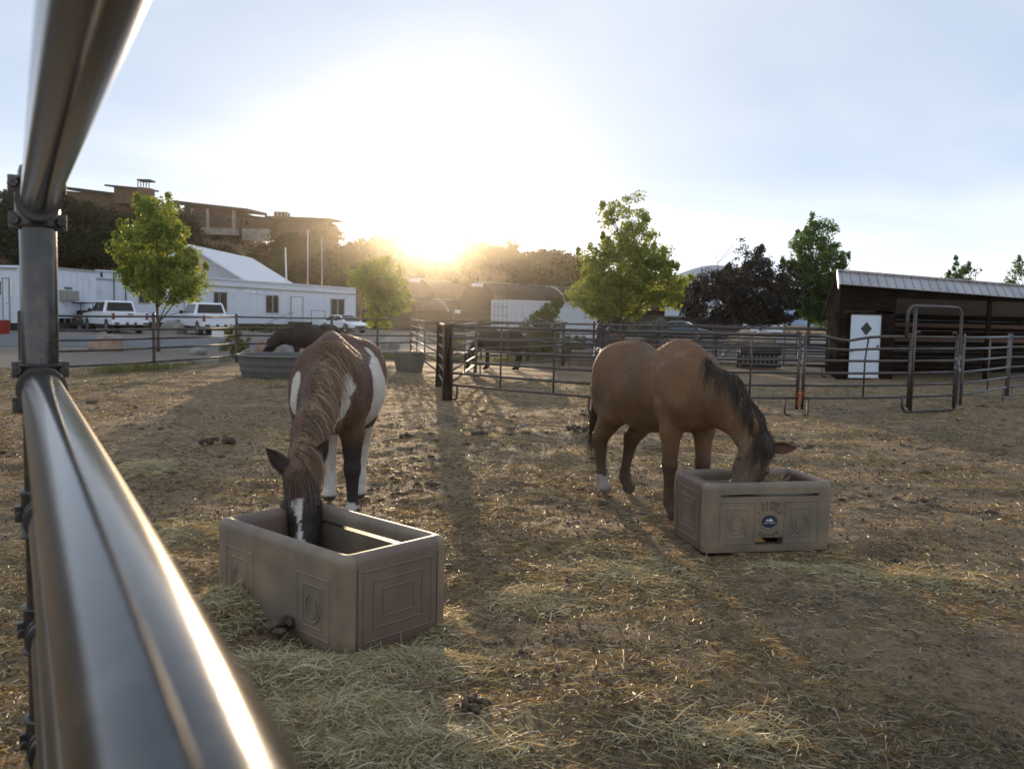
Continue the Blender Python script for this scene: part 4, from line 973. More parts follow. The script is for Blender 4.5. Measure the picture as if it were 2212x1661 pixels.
# arched walk-through gate
gt=empty('walk_through_gate',pF,0,'arched walk-through gate of steel pipe before the open stable','gate')
dg=(pG-pF); Lg=dg.length; dg.normalize()
def gp(u,z,o=0): return Vector((pF.x,pF.y,0))+dg*u+Vector((0,0,z))+Vector((dg.y,-dg.x,0))*o
def arc(cu,cz,r,a0,a1,n=6): return [gp(cu+r*cos(R(a0+(a1-a0)*k/n)),cz+r*sin(R(a0+(a1-a0)*k/n))) for k in range(n+1)]
x0=-.17; x1=Lg-.02; rr=.2; zt_=2.1
q=MB().tube([gp(x0,1.48),gp(x0,zt_-rr)]+arc(x0+rr,zt_-rr,rr,180,90)[1:]+arc(x1-rr,zt_-rr,rr,90,0)+[gp(x1,.2)]+arc(x1-.16,.2,.16,0,-90,4)[1:]+arc(x0+.14,.2,.16,-90,-180,5)+[gp(x0-.02,.36)],.03,10); q.build('arch_frame',M['panel'],gt,True)
q=MB().tube([gp(.06,.04),gp(.06,zt_-.03)],.034,10); q.build('post',M['panel'],gt,True)
q=MB().tube([gp(Lg-.11,.04),gp(Lg-.11,1.55)],.034,10); q.build('post',M['panel'],gt,True)
for k in range(6): q=MB().tube([gp(.06,1.5-.234*k),gp(Lg-.1,1.5-.234*k)],.024,8); q.build('rail',M['panel'],gt,True)
for u_,s_ in ((.09,1),(Lg-.14,-1)): q=MB().tube([gp(u_,1.5),gp(u_+s_*.0,1.56),gp(u_+s_*.04,1.6),gp(u_+s_*.1,1.6),gp(u_+s_*.13,1.56)],.018,8); q.build('pin_loop',M['panel'],gt,True)
into(gt)
def link_chain(p,n,name,label,m,r=.02,spread=.05,parent=None):
    mb=MB(); rc=random.Random(5)
    for k in range(n):
        c_=Vector((rc.uniform(-spread,spread),rc.uniform(-.03,.03)-.05,-k*.022*1.4)); ang=rc.uniform(0,3.14)
        mb.tube([c_+Vector((r*cos(a)*cos(ang),r*cos(a)*sin(ang),r*1.6*sin(a))) for a in np.linspace(0,2*pi,9)],.005,5,cap=False)
    o=mb.build(name,m,None,True); o.location=p; tag(o,label,'chain' if 'chain' in name else 'twine'); return o
link_chain(gp(Lg-.08,1.12),11,'gate_chain','loose steel chain hooked round the right post of the arched gate',M['rim'])
o=link_chain(pE+Vector((0,-.03,.44)),8,'baling_twine','orange twine tied round the panel joint low down',M['twine'],r=.03,spread=.03)
link_chain(pA+Vector((.08,-.03,1.1)),12,'latch_chain','dark chain hanging down the thick left pen post',M['clamp'],spread=.02)
# rope halter on the back fence post
rp=P(905,700,26.5); rb_=P(946,728,26.2); pts=[rp,rp+Vector((.12,0,-.35)),rp+Vector((.4,0,-.55)),rp+Vector((.75,0,-.58)),rp+Vector((.72,0,-.85))]
mb=MB().tube([p_-rp for p_ in pts],.03,6); mb.tube([pts[3]-rp,pts[3]-rp+Vector((.1,0,.3)),pts[3]-rp+Vector((-.02,0,-.3))],.04,6); o=mb.build('rope_halter',M['rope'],None,True); o.location=rp; tag(o,'pale rope halter draped over the fence above the oval tub','halter')
# bridle hanging at panel joint C
bt=empty('bridle',pC+Vector((.0,-.05,1.5)),0,'dark leather bridle with metal bit hanging on the panel joint behind the buckskin','bridle')
rc=random.Random(9)
st_=MB()
for k in range(7):
    x_=-.09+.03*k; st_.tube([(x_*.3,0,.06),(x_*1.3,-.04,-.1),(x_*1.5+rc.uniform(-.03,.03),-.05,-.45),(x_+rc.uniform(-.05,.05),-.05,-.6-.3*rc.random())],.009,5)
st_.tube([(0+.12*cos(a),-.04,.02+.14*sin(a)) for a in np.linspace(0,2*pi,14)],.014,6,cap=False)
st_.tube([(-.02+.13*cos(a),-.05,-.72+.13*sin(a)*1.1) for a in np.linspace(0,2*pi,14)],.008,5,cap=False)
st_.build('strap',M['leather'],bt,True)
bi=MB().tube([(-.07,-.07,-.33),(.09,-.07,-.30)],.012,6); bi.lathe((-.08,-.07,-.33),[(.03,-.006),(.042,-.006),(.042,.006),(.03,.006),(.03,-.006)],14,'Y'); bi.lathe((.1,-.07,-.30),[(.03,-.006),(.042,-.006),(.042,.006),(.03,.006),(.03,-.006)],14,'Y'); bi.build('bit',M['rim'],bt,True)
# ------------------------------------------------------------ tubs
def tub(label,loc,rx,ry,h,m,name='stock_tank',taper=.9,rings=((.3,.02),(.62,.02))):
    pr=[(taper,0)]
    def rat(z): return taper+(1-taper)*z/h
    pr=[(0,0),(taper,0)]
    for k in range(1,10):
        z=h*k/10; b=0
        for rf_,am in rings:
            if abs(z/h-rf_)<.06: b=am
        pr.append((rat(z)+b,z))
    pr += [(1.0,h*.95),(1.045,h*.96),(1.05,h),(1.0,h+.015),(.97,h),(rat(.1*h)-.04,.06),(0,.06)]
    mb=MB().lathe((0,0,0),[(r_*rx,z) for r_,z in pr],56); mb.v=[(x,y*ry/rx,z) for x,y,z in mb.v]
    o=smooth_auto(mb.build(name,m),50); o.location=loc; tag(o,label,'water tank'); return o
c_=X(612,18.9); tk=tub('large round grey stock tank the dark horse is drinking from',c_,1.18,1.18,.56,M['tank_plastic'])
wt=MB().lathe((0,0,.40),[(0,0),(1.09,0)],40).build('water',mat('tank_water',(.03,.035,.03),.05),tk)
c_=X(884,21.3); tub('small dark oval tub with flared rim by the fence',c_,.5,.36,.56,M['tank_plastic'],'oval_tub',taper=.78,rings=((.7,.03),))
# ------------------------------------------------------------ slow feeders
def feeder(label,origin,rz,hay=False,slots=('F','B'),L=1.14,Wf=.70,Hf=.53,badge=True,parts=True):
    'origin: front-left bottom corner of the long side; x along long side, y away'
    t=empty('feeder_box',origin,rz,label,'feeder')
    rc=.05; th=.085
    # perimeter samples on a rounded rectangle
    def per(off,rcc):
        pts=[]; x0,y0,x1,y1=off,off,L-off,Wf-off
        def lin(a,b,xs_): return [((a[0]+(b[0]-a[0])*s_,a[1]+(b[1]-a[1])*s_)) for s_ in xs_]
        return x0,y0,x1,y1
    slot0,slot1=.12,L-.06-.06
    xb0,xb1=L*.5-.115,L*.5+.115
    us=sorted(set([0,.08,slot0-.0,xb0,xb1,slot1,L-.08,L]+[L*k/16 for k in range(17)]))
    vs_=sorted(set([0,.08,Wf-.08,Wf]+[Wf*k/10 for k in range(11)]))
    us=[u for u in us if .07<u<L-.07]; vs_=[v for v in vs_ if .07<v<Wf-.07]
    ring=[]; # (param pos, outward normal, tag)
    def corner(cx_,cy_,a0):
        return [((cx_+cos(R(a0+90*k/6))*0,cy_),R(a0+90*k/6)) for k in range(1,6)]
    def build_ring(ins,r_):
        out_=[]
        x0,y0,x1,y1=ins,ins,L-ins,Wf-ins
        out_ += [(u,y0) for u in us]
        out_ += [(x1-r_+r_*sin(R(90*k/6)),y0+r_-r_*cos(R(90*k/6))) for k in range(0,7)]
        out_ += [(x1,v) for v in vs_]
        out_ += [(x1-r_+r_*cos(R(90*k/6)),y1-r_+r_*sin(R(90*k/6))) for k in range(0,7)]
        out_ += [(u,y1) for u in reversed(us)]
        out_ += [(x0+r_-r_*sin(R(90*k/6)),y1-r_+r_*cos(R(90*k/6))) for k in range(0,7)]
        out_ += [(x0,v) for v in reversed(vs_)]
        out_ += [(x0+r_-r_*cos(R(90*k/6)),y0+r_-r_*sin(R(90*k/6))) for k in range(0,7)]
        return out_
    kinds=['F']*len(us)+['c']*7+['R']*len(vs_)+['c']*7+['B']*len(us)+['c']*7+['Lf']*len(vs_)+['c']*7
    zs=[0,.05,.055,.10,.11,.2,.3,.40,Hf-.105,Hf-.085,Hf-.05]
    prof=[(0.008,0)]+[(0.0,z) for z in zs[1:]]
    rimr=.042
    outer=prof; rim=[(rimr-rimr*cos(R(a)),Hf-rimr+rimr*sin(R(a))) for a in (15,35,60,90,120,145,165)]
    inner=[(th,z) for z in reversed(zs)]
    full=outer+rim+inner
    rings=[build_ring(i_,max(.012,rc-i_*.3) if i_<.05 else .03) for i_,z in full]
    nP=len(rings[0]); V=[]
    for (i_,z),rg in zip(full,rings): V += [(x_,y_,z) for x_,y_ in rg]
    nz=len(zs)
    slotk=zs.index(Hf-.105) # faces between this and next are the slot
    lowk=zs.index(.055)
    tan=MB();mar=MB()
    def hole(side,i,k):
        if side not in slots: return False
        a_=rings[0][i][0]; b2=rings[0][(i+1)%nP][0]; mid=(a_+b2)/2
        if k==slotk and slot0<mid<slot1: return True
        if k in (lowk,lowk+1,) and xb0<mid<xb1: return True
        return False
    Ft=[];Fm=[]
    for k in range(len(full)-1):
        zi = k if k<nz-1 else (2*nz+len(rim)-2-k if k>=nz+len(rim) else None)
        if zi is not None and k>=nz+len(rim): zi=(nz-1)-(k-(nz+len(rim)))-1
        for i in range(nP):
            j=(i+1)%nP; kd=kinds[i] if kinds[i]==kinds[j] else 'c'
            if zi is not None and hole(kd,i,zi): continue
            f=(k*nP+i,k*nP+j,(k+1)*nP+j,(k+1)*nP+i)
            (Fm if kd in ('R','Lf') else Ft).append(f)
    # close holes: connect outer ring to inner ring around each hole border
    def ko(zi): return zi
    def ki(zi): return nz+len(rim)+(nz-1-zi)
    for side in ('F','B'):
        idx=[i for i in range(nP-1) if kinds[i]==side and kinds[i+1]==side]
        for zis in ([slotk],[lowk,lowk+1]):
            cols=[i for i in idx if hole(side,i,zis[0])]
            if not cols: continue
            i0,i1=min(cols),max(cols)+1; zb,zt2=zis[0],zis[-1]+1
            for i in range(i0,i1):
                Ft.append((ko(zb)*nP+i,ki(zb)*nP+i,ki(zb)*nP+i+1,ko(zb)*nP+i+1)); Ft.append((ko(zt2)*nP+i,ko(zt2)*nP+i+1,ki(zt2)*nP+i+1,ki(zt2)*nP+i))
            for i in (i0,i1):
                for z_ in range(zb,zt2): Ft.append((ko(z_)*nP+i,ko(z_+1)*nP+i,ki(z_+1)*nP+i,ki(z_)*nP+i))
    def sub(Fs):
        used=sorted({v for f in Fs for v in f}); mp={v:i for i,v in enumerate(used)}; return MB().add([V[v] for v in used],[tuple(mp[v] for v in f) for f in Fs])
    my=lambda f: sum(V[v][1] for v in f)/len(f); mx_=lambda f: sum(V[v][0] for v in f)/len(f)
    wall=smooth_auto(sub([f for f in Ft if my(f)<Wf/2]).build('side_panel',M['tan_plastic'],t),38); wall_b=smooth_auto(sub([f for f in Ft if my(f)>=Wf/2]).build('side_panel',M['tan_plastic'],t),38)
    eL=smooth_auto(sub([f for f in Fm if mx_(f)<L/2]).build('end_panel',M['maroon_plastic'],t),38); eR=smooth_auto(sub([f for f in Fm if mx_(f)>=L/2]).build('end_panel',M['maroon_plastic'],t),38)
    MB().box((L/2,Wf/2,.02),(L-.1,Wf-.1,.03)).build('floor',M['tan_plastic'],t)
    # seam grooves between the panels read as thin dark lines
    sg=MB()
    for xx in (-.0005,L+.0005):
        for yy in (.083,Wf-.083): sg.box((xx,yy,Hf/2-.03),(.003,.004,Hf-.09))
    sg.build('seam',M['black_plastic'],t)
    # raised mouldings
    def frame(mb,face,a0,b0,a1,b1,w=.009,h=.005):
        segs=[((a0,b0),(a1,b0)),((a1,b0),(a1,b1)),((a1,b1),(a0,b1)),((a0,b1),(a0,b0))]
        for p_,q_ in segs: mb.tube([face(*p_),face(*q_)],[w*.6,w*.6],6,flat=1.0)
    Ff=lambda a,b:(a,.0,b); Fb=lambda a,b:(a,Wf,b); FL=lambda a,b:(0.0,a,b); FR=lambda a,b:(L,a,b)
    for fc_,pw_ in ((Ff,wall),(Fb,wall_b)):
        for x0 in (.12,L-.12-.28):
            md=MB()
            frame(md,fc_,x0,.07,x0+.28,.385); frame(md,fc_,x0+.055,.115,x0+.215,.335)
            cx_=x0+.137; pts=[]
            for k in range(15):
                a=R(-240+300*k/14) ; pts.append((cx_+.062*cos(a)*(1 if abs(a)<9 else 1),.215+.075*sin(a)))
            out_=[fc_(a,b) for a,b in pts]; md.tube(out_,[.007]*15,6); md.tube([fc_(cx_+(a-cx_)*.62,.215+(b-.215)*.68+.0) for a,b in pts],[.005]*15,6)
            smooth_auto(md.build('moulding',M['tan_plastic'],pw_))
    for fc_,pw_ in ((FL,eL),(FR,eR)):
        me_=MB()
        frame(me_,fc_,.125,.065,Wf-.125,.435); frame(me_,fc_,.19,.13,Wf-.19,.375); frame(me_,fc_,.25,.18,Wf-.25,.325)
        smooth_auto(me_.build('moulding',M['maroon_plastic'],pw_))
    if badge:
        bx=L*.5; bz_=.235
        for s_,rad_,a0,a1,sz,flip in (('SLOW',.155,112,68,.042,0),('FEEDER',.112,138,42,.042,0),('SAVER',.118,-128,-52,.042,1)):
            for k,chh in enumerate(s_):
                a=a0+(a1-a0)*k/(len(s_)-1); pos=(bx+rad_*cos(R(a)),-.001,bz_+rad_*.92*sin(R(a))); rot=(a-90) if not flip else (a+90)
                text(chh,sz,M['tan_plastic'],'lettering',wall,Matrix.Translation(pos)@Matrix.Rotation(R(90),4,'X')@Matrix.Rotation(R(rot),4,'Z'),ext=.009)
        bd_=MB().lathe((bx,-.0,bz_),[(0,-.006),(.058,-.006),(.062,-.003),(.062,0)],40,'Y'); bd_.v=[(x_,y_,bz_+(z_-bz_)*.78) for x_,y_,z_ in bd_.v]; bo=smooth_auto(bd_.build('badge',M['badge'],wall))
        rg=MB().tube([(bx+.076*cos(a),-.0,bz_+.066*sin(a)) for a in np.linspace(0,2*pi,30)],.005,6,cap=False); rg.build('badge_ring',M['tan_plastic'],wall,True)
        mt=MB(); yq=-.0065
        for pts in ([(-.036,.002),(-.022,.018),(-.012,.006)],[(-.014,.002),(.0,.026),(.008,.014),(.014,.02),(.03,.002)]):
            mt.add([(bx+a,yq,bz_+b) for a,b in pts],[tuple(range(len(pts)))])
        mt.build('badge_emblem',M['badge_white'],bo)
        text('HIGH COUNTRY',.0125,M['badge_white'],'badge_lettering',bo,Matrix.Translation((bx,-.0065,bz_-.012))@Matrix.Rotation(R(90),4,'X'),ext=.0004)
    return t
# near feeder: long side from front corner to the left
f1=G(742,1432); f2=G(463,1308); f3=G(967,1356)
dl=(f2-f1); L1=dl.length; ds=(f3-f1); W1=ds.length
# use the corner as the "front-right" end: x axis runs from f2 to f1
ang1=.5*(math.atan2((f1-f2).y,(f1-f2).x)+math.atan2(ds.y,ds.x)-pi/2); f2=f1-Vector((cos(ang1),sin(ang1),0))*L1
fd1=feeder('tan box feeder with a maroon end facing the camera, the paint horse eating from it',Vector((f2.x,f2.y,0)),ang1,L=L1,Wf=W1,badge=False,slots=('B',))
# right feeder
g1=G(1520,1196); g2=G(1800,1190); g3=G(1444,1150)
ang2=.5*(math.atan2((g2-g1).y,(g2-g1).x)+math.atan2((g3-g1).y,(g3-g1).x)-pi/2); g2=g1+Vector((cos(ang2),sin(ang2),0))*(g2-g1).length
fd2=feeder('tan box feeder with horseshoe panels and round dark badge, the buckskin horse eating from it',Vector((g1.x,g1.y,0)),ang2,L=(g2-g1).length,Wf=(g3-g1).length)
print('FEEDERS',L1,W1,(g2-g1).length,(g3-g1).length, 'angles', math.degrees(ang1), math.degrees(math.atan2(ds.y,ds.x)), math.degrees(ang2), math.degrees(math.atan2((g3-g1).y,(g3-g1).x)))
p_=X(1232,25.6); fd3=feeder('reddish box feeder far back in the pen beside the bay horse',p_,R(-8),badge=False,L=1.0,Wf=.7)
p_=X(838+165,23.5)
# black rack near cream horse
rk=empty('hay_rack',X(1600,26.2),0,'low black slatted rack in front of the cream horse','hay rack')
mb=MB().box((.65,0,.62),(1.5,.55,.28)); mb.build('tray',M['black_plastic'],rk,bevel=.03)
for k in range(9): MB().box((0.02+k*.16,-.25,.32),(.04,.05,.36)).build('slat',M['white_grey'],rk)
mb=MB().box((.65,-.25,.1),(1.5,.07,.1)).box((.65,.25,.3),(1.5,.05,.6)); mb.build('base_rail',M['black_plastic'],rk)
# ------------------------------------------------------------ boulders, stones, dung
def rock(name,label,cat,loc,size,m,seed,group=None,sub=3,rough=.35):
    import bmesh
    bm=bmesh.new(); bmesh.ops.create_icosphere(bm,subdivisions=sub,radius=1)
    for v in bm.verts:
        n_=mnoise.fractal(v.co*1.1+Vector((seed*7.1,seed,0)),1.0,2.0,4); v.co*=1+rough*n_; v.co.z=max(v.co.z,-.45)
        v.co=Vector((v.co.x*size[0],v.co.y*size[1],(v.co.z+.3)*size[2]))
    me=bpy.data.meshes.new(name); bm.to_mesh(me); bm.free(); me.materials.append(m)
    for p in me.polygons: p.use_smooth=True
    o=bpy.data.objects.new(name,me); C.objects.link(o); o.location=loc; tag(o,label,cat,group); smooth_auto(o,40); return o
rock('boulder','large red sandstone boulder beyond the left fence below the first pickup','boulder',X(232,27.5),(.62,.4,.42),M['boulder_red'],1)
rock('boulder','pale grey boulder resting behind the red one','boulder',X(236,29.2),(.6,.4,.5),M['boulder_grey'],2)
rock('boulder','small grey stone right of the young maple trunk','boulder',X(428,26.5),(.28,.2,.24),M['boulder_grey'],3)
rock('boulder','reddish rock between the yellow shrub and the drinking horse','boulder',X(567,28.5),(.3,.3,.42),M['boulder_red'],4)
rock('boulder','white-grey rock just left of the drinking horse legs','boulder',X(592,29.5),(.45,.4,.4),M['boulder_grey'],5)
rock('boulder','pale rock beyond the fence left of the oval tub','boulder',X(842,34),(.5,.4,.42),M['boulder_grey'],6)
rock('boulder','grey boulder in front of the second pickup','boulder',X(375,47),(.8,.6,.7),M['boulder_grey'],7)
g_=G(1068,968); rock('stone','small white-grey stone alone in the middle of the paddock','stone',(1 and g_),(.045,.035,.04),M['boulder_grey'],8)
g_=G(1128,920); rock('stone','pale pebble in the middle of the paddock','stone',g_,(.05,.04,.035),M['boulder_grey'],12)
dl_=[(198,870,.10,'lone dung pile at the left beyond the near post'),(470,965,.17,'broad crumbled dung pile left of the paint horse'),(1100,943,.07,'small dark dung lump in the paddock centre'),(1245,938,.14,'dung pile beside the buckskin tail'),(1035,948,.1,'dung clod on the right end of the churned ridge'),
     (598,1390,.10,'brown dung heap against the near feeder on the hay'),(1020,1548,.07,'dark dung clump at the bottom centre of the paddock'),(1930,1212,.05,'small dung lump right of the buckskin feeder'),(2135,1020,.07,'flat dung at the right of the paddock'),(1866,812,.12,'dark dung spots before the stable'),(2400/1.13,880,.10,'dung below the right panels'),(880,948,.1,'dung clod on the left end of the churned ridge')]
for k,(px_,py_,s_,lb_) in enumerate(dl_):
    g_=G(px_,py_); mb_=None; g_.z=float(gh(g_.x,g_.y))
    t=empty('dung_pile',g_,0,lb_,'dung'); rr_=random.Random(k); 
    import bmesh
    bm=bmesh.new()
    for q in range(16):
        a=rr_.uniform(0,6.28); d_=s_*math.sqrt(rr_.random())*1.2; r2=s_*rr_.uniform(.18,.36); mtx=Matrix.Translation((d_*cos(a),d_*sin(a)*.8,max(0,s_*.5*(1-d_/s_/1.3))*rr_.random()+r2*.3))@Matrix.Rotation(rr_.uniform(0,6),4,(rr_.random(),rr_.random(),1))@Matrix.Diagonal((r2,r2*.8,r2*.65,1))
        res=bmesh.ops.create_icosphere(bm,subdivisions=2,radius=1,matrix=mtx)
        for v in res['verts']: v.co += Vector(mnoise.noise_vector(v.co*30))*r2*.35
    me=bpy.data.meshes.new('clods'); bm.to_mesh(me); bm.free(); me.materials.append(M['dung']); me.polygons.foreach_set('use_smooth',[True]*len(me.polygons))
    o=bpy.data.objects.new('clods',me); C.objects.link(o); o.parent=t
# ------------------------------------------------------------ horses: one smooth body grown from a distance field
class SDF:
    def __init__(s, lo, hi, h):
        s.h=h; s.lo=np.array(lo,float); n=np.ceil((np.array(hi)-s.lo)/h).astype(int)+1; s.n=n; s.f=np.full(n,1.0,np.float32)
        s.ax=[s.lo[i]+h*np.arange(n[i]) for i in range(3)]
    def _sub(s, lo, hi, pad):
        i0=[max(0,int((lo[i]-pad-s.lo[i])/s.h)) for i in range(3)]; i1=[min(s.n[i],int((hi[i]+pad-s.lo[i])/s.h)+2) for i in range(3)]
        sl=tuple(slice(a,b) for a,b in zip(i0,i1)); g=np.meshgrid(*[s.ax[i][sl[i]] for i in range(3)],indexing='ij'); return sl,np.stack(g,-1)
    def _merge(s, sl, d, k):
        f=s.f[sl]; h=np.clip(.5+.5*(f-d)/k,0,1); s.f[sl]=(f*(1-h)+d*h-k*h*(1-h)).astype(np.float32)
    def ell(s, c, r, k=.05, yaw=0, pitch=0):
        c=np.array(c,float); r=np.array(r,float); R_=r.max(); sl,p=s._sub(c-R_,c+R_,.12)
        q=p-c
        if yaw: q=np.stack([q[...,0]*cos(yaw)+q[...,1]*sin(yaw),-q[...,0]*sin(yaw)+q[...,1]*cos(yaw),q[...,2]],-1)
        if pitch: q=np.stack([q[...,0]*cos(pitch)+q[...,2]*sin(pitch),q[...,1],-q[...,0]*sin(pitch)+q[...,2]*cos(pitch)],-1)
        k0=np.linalg.norm(q/r,axis=-1); k1=np.linalg.norm(q/(r*r),axis=-1)+1e-9; s._merge(sl,k0*(k0-1)/k1,k)
    def cap(s, a, b, ra, rb, k=.04, sc=1.0, side=None):
        a=np.array(a,float); b=np.array(b,float); d=b-a; L=np.linalg.norm(d); d/=L; R_=max(ra,rb)
        if side is None:
            side=np.cross(d,[0,0,1.0]); 
            if np.linalg.norm(side)<.2: side=np.array([0,1.0,0])
        side=np.array(side,float); side-=d*(side@d); side/=np.linalg.norm(side)
        sl,p=s._sub(np.minimum(a,b)-R_,np.maximum(a,b)+R_,.10); q=p-a; t=np.clip(q@d,0,L); r=ra+(rb-ra)*(t/L)
        v=q-t[...,None]*d; vs=v@side; v=v-(vs*(1-1/sc))[...,None]*side; s._merge(sl,(np.linalg.norm(v,axis=-1)-r)*min(1,sc),k)
    def chain(s, pts, rs, k=.03, sc=1.0, side=None):
        for i in range(len(pts)-1): s.cap(pts[i],pts[i+1],rs[i],rs[i+1],k,sc,side)
    def sample(s, p):
        q=(np.asarray(p)-s.lo)/s.h; i=np.clip(np.floor(q).astype(int),0,s.n-2); f=q-i; out=0
        for dx in (0,1):
            for dy in (0,1):
                for dz in (0,1):
                    w_=np.where(dx,f[:,0],1-f[:,0])*np.where(dy,f[:,1],1-f[:,1])*np.where(dz,f[:,2],1-f[:,2]); out=out+w_*s.f[i[:,0]+dx,i[:,1]+dy,i[:,2]+dz]
        return out
    def grad(s,p):
        e=s.h; p=np.asarray(p); g=np.stack([s.sample(p+np.eye(3)[k]*e)-s.sample(p-np.eye(3)[k]*e) for k in range(3)],1); return g/(np.linalg.norm(g,axis=1)[:,None]+1e-9)
    def mesh(s):
        f=s.f; ins=f<0; c=[ins[dx:ins.shape[0]-1+dx,dy:ins.shape[1]-1+dy,dz:ins.shape[2]-1+dz] for dx in(0,1) for dy in(0,1) for dz in(0,1)]
        cnt=sum(x.astype(np.int8) for x in c); act=(cnt>0)&(cnt<8); idx=np.full(act.shape,-1,np.int64); ii=np.argwhere(act); idx[act]=np.arange(len(ii))
        cor=np.array([(a,b,d) for a in(0,1) for b in(0,1) for d in(0,1)]); vals=np.stack([f[ii[:,0]+a,ii[:,1]+b,ii[:,2]+d] for a,b,d in cor],1)
        acc=np.zeros((len(ii),3)); n=np.zeros(len(ii))
        for i in range(8):
            for j in range(i+1,8):
                if abs(cor[i]-cor[j]).sum()!=1: continue
                m=(vals[:,i]<0)!=(vals[:,j]<0); t=np.where(m,vals[:,i]/(vals[:,i]-vals[:,j]+1e-12),0); acc+=np.where(m[:,None],cor[i]+(cor[j]-cor[i])*t[:,None],0); n+=m
        V=s.lo+s.h*(ii+acc/n[:,None]); F=[]
        for ax in range(3):
            a,b=[k for k in range(3) if k!=ax]
            sh=list(f.shape); sl0=[slice(1,sh[k]-1) for k in range(3)]; sl0[ax]=slice(0,sh[ax]-1); sl1=list(sl0); sl1[ax]=slice(1,sh[ax])
            p0=ins[tuple(sl0)]; p1=ins[tuple(sl1)]; e=np.argwhere(p0!=p1); st=p0[p0!=p1]; e=e+np.array([0 if k==ax else 1 for k in range(3)])
            ea=np.eye(3,dtype=int)[a]; eb=np.eye(3,dtype=int)[b]; g=lambda q: idx[q[:,0],q[:,1],q[:,2]]
            q=np.stack([g(e-ea-eb),g(e-eb),g(e),g(e-ea)],1); flip=st if ax!=1 else ~st; q[~flip]=q[~flip][:,::-1]; F.append(q)
        return V,np.concatenate(F)
def horse_body(pose, h=.016, girth=1.0, hs=1.0):
    'pose: legs, neck, head in local metres (x forward, y left, z up)'
    S=SDF((-1.35,-.75,-.03),(2.0 if pose['head'][1][0]<1.7 else 2.55,.75,1.75),h); g=girth
    S.ell((.22,0,1.06),(.50,.265*g,.36)); S.ell((-.16,0,1.02),(.52,.315*g,.365),.08); S.ell((-.52,0,1.16),(.36,.27*g,.27),.06)
    for y in (1,-1):
        S.ell((.46,y*.13,1.06),(.20,.135,.33),.07,pitch=-.25); S.ell((.52,y*.12,.93),(.14,.115,.16),.06)
        S.ell((-.62,y*.135*g,1.10),(.27,.155*g,.31),.08); S.ell((-.72,y*.13,.95),(.17,.13,.26),.06)
    S.ell((.34,0,1.30),(.32,.10,.21),.12,pitch=-.08); S.cap((.14,0,1.26),(-.12,0,1.20),.12,.12,.08); S.cap((-.14,0,1.18),(-.42,0,1.29),.12,.17,.05); S.ell((-.62,0,1.28),(.22,.17,.17),.08); S.ell((.62,0,1.02),(.16,.19,.23),.08)
    S.ell((-.42,0,1.24),(.34,.2,.2),.08)
    for name,pts in pose['legs'].items():
        y=pts[0][1]
        if name[0]=='f': rs=[.125,.088,.056,.0375,.044,.034]
        else: rs=[.16,.125,.062,.042,.048,.036]
        n=len(pts); S.chain(pts,rs[:n],.035)
        ft=np.array(pts[-1],float); kn=np.array(pts[2]); S.ell(kn,(.058,.052,.07),.03)
        if name[0]=='h': S.ell(kn+np.array([-.035,0,.03]),(.045,.035,.06),.025); S.cap(pts[0],np.array(pts[1])+[.02,0,.02],.17,.13,.07,.75,(0,1,0)); S.cap(np.array(pts[1])+[-.05,0,0],kn+[-.02,0,.05],.10,.052,.05)
        S.cap(ft+[.0,0,.055],ft+[.035,0,.012],.046,.062,.015)
    nk=[np.array(p,float) for p in pose['neck']]; rn=pose.get('neck_r',[.25,.21,.165,.12]); S.chain(nk,rn[:len(nk)],.09,.56,pose.get('neck_side'))
    poll,nose=[np.array(p,float) for p in pose['head']]; d=nose-poll; L=np.linalg.norm(d); d/=L; sd=np.array(pose['head_side'],float); sd-=d*(sd@d); sd/=np.linalg.norm(sd); up=np.cross(sd,d); # forehead direction
    if up@np.array(pose['face'])<0: up=-up
    at=lambda t,u=0,v=0: poll+d*L*t+up*u+sd*v
    S.cap(nk[-1],at(.08,-.03),rn[len(nk)-1],.095*hs,.07,.75,sd)
    S.cap(at(.02,-.01),at(.36,.0),.092*hs,.088*hs,.04,.95,sd); S.cap(at(.36,.0),at(.66,.005),.085*hs,.062*hs,.04,.85,sd); S.cap(at(.62,.0),at(.93,-.005),.062*hs,.050*hs,.04,.85,sd); S.cap(at(.20,-.085),at(.38,-.07),.105*hs,.08*hs,.05,.62,sd)
    S.cap(at(.42,-.06),at(.9,-.035),.060*hs,.042*hs,.04,.8,sd); S.ell(at(.94,-.01),(.062*hs,.062*hs,.062*hs),.03)
    for v in (1,-1): S.ell(at(.31,.035*hs,v*.070*hs),(.04,.04,.04),.025); S.ell(at(.95,.012,v*.034*hs),(.028,.028,.03),.015); S.cap(at(.38,.0,v*.075*hs),at(.62,-.02,v*.052*hs),.018,.012,.03)
    for y in (1,-1):
        S.cap((.36,y*.185,1.22),(.56,y*.165,.98),.06,.075,.08); S.cap((.40,y*.21,.96),(.45,y*.19,.78),.075,.06,.05); S.cap((-.46,y*.21,1.20),(-.42,y*.20,.90),.06,.08,.07); S.cap((-.72,y*.19,1.10),(-.66,y*.19,.84),.06,.06,.05)
    # floor: soles flat
    zf=S.ax[2][None,None,:]; S.f=np.maximum(S.f,(.0-zf)).astype(np.float32)
    return S,dict(poll=poll,nose=nose,d=d,sd=sd,up=up,L=L,at=at,nk=nk,rn=rn)
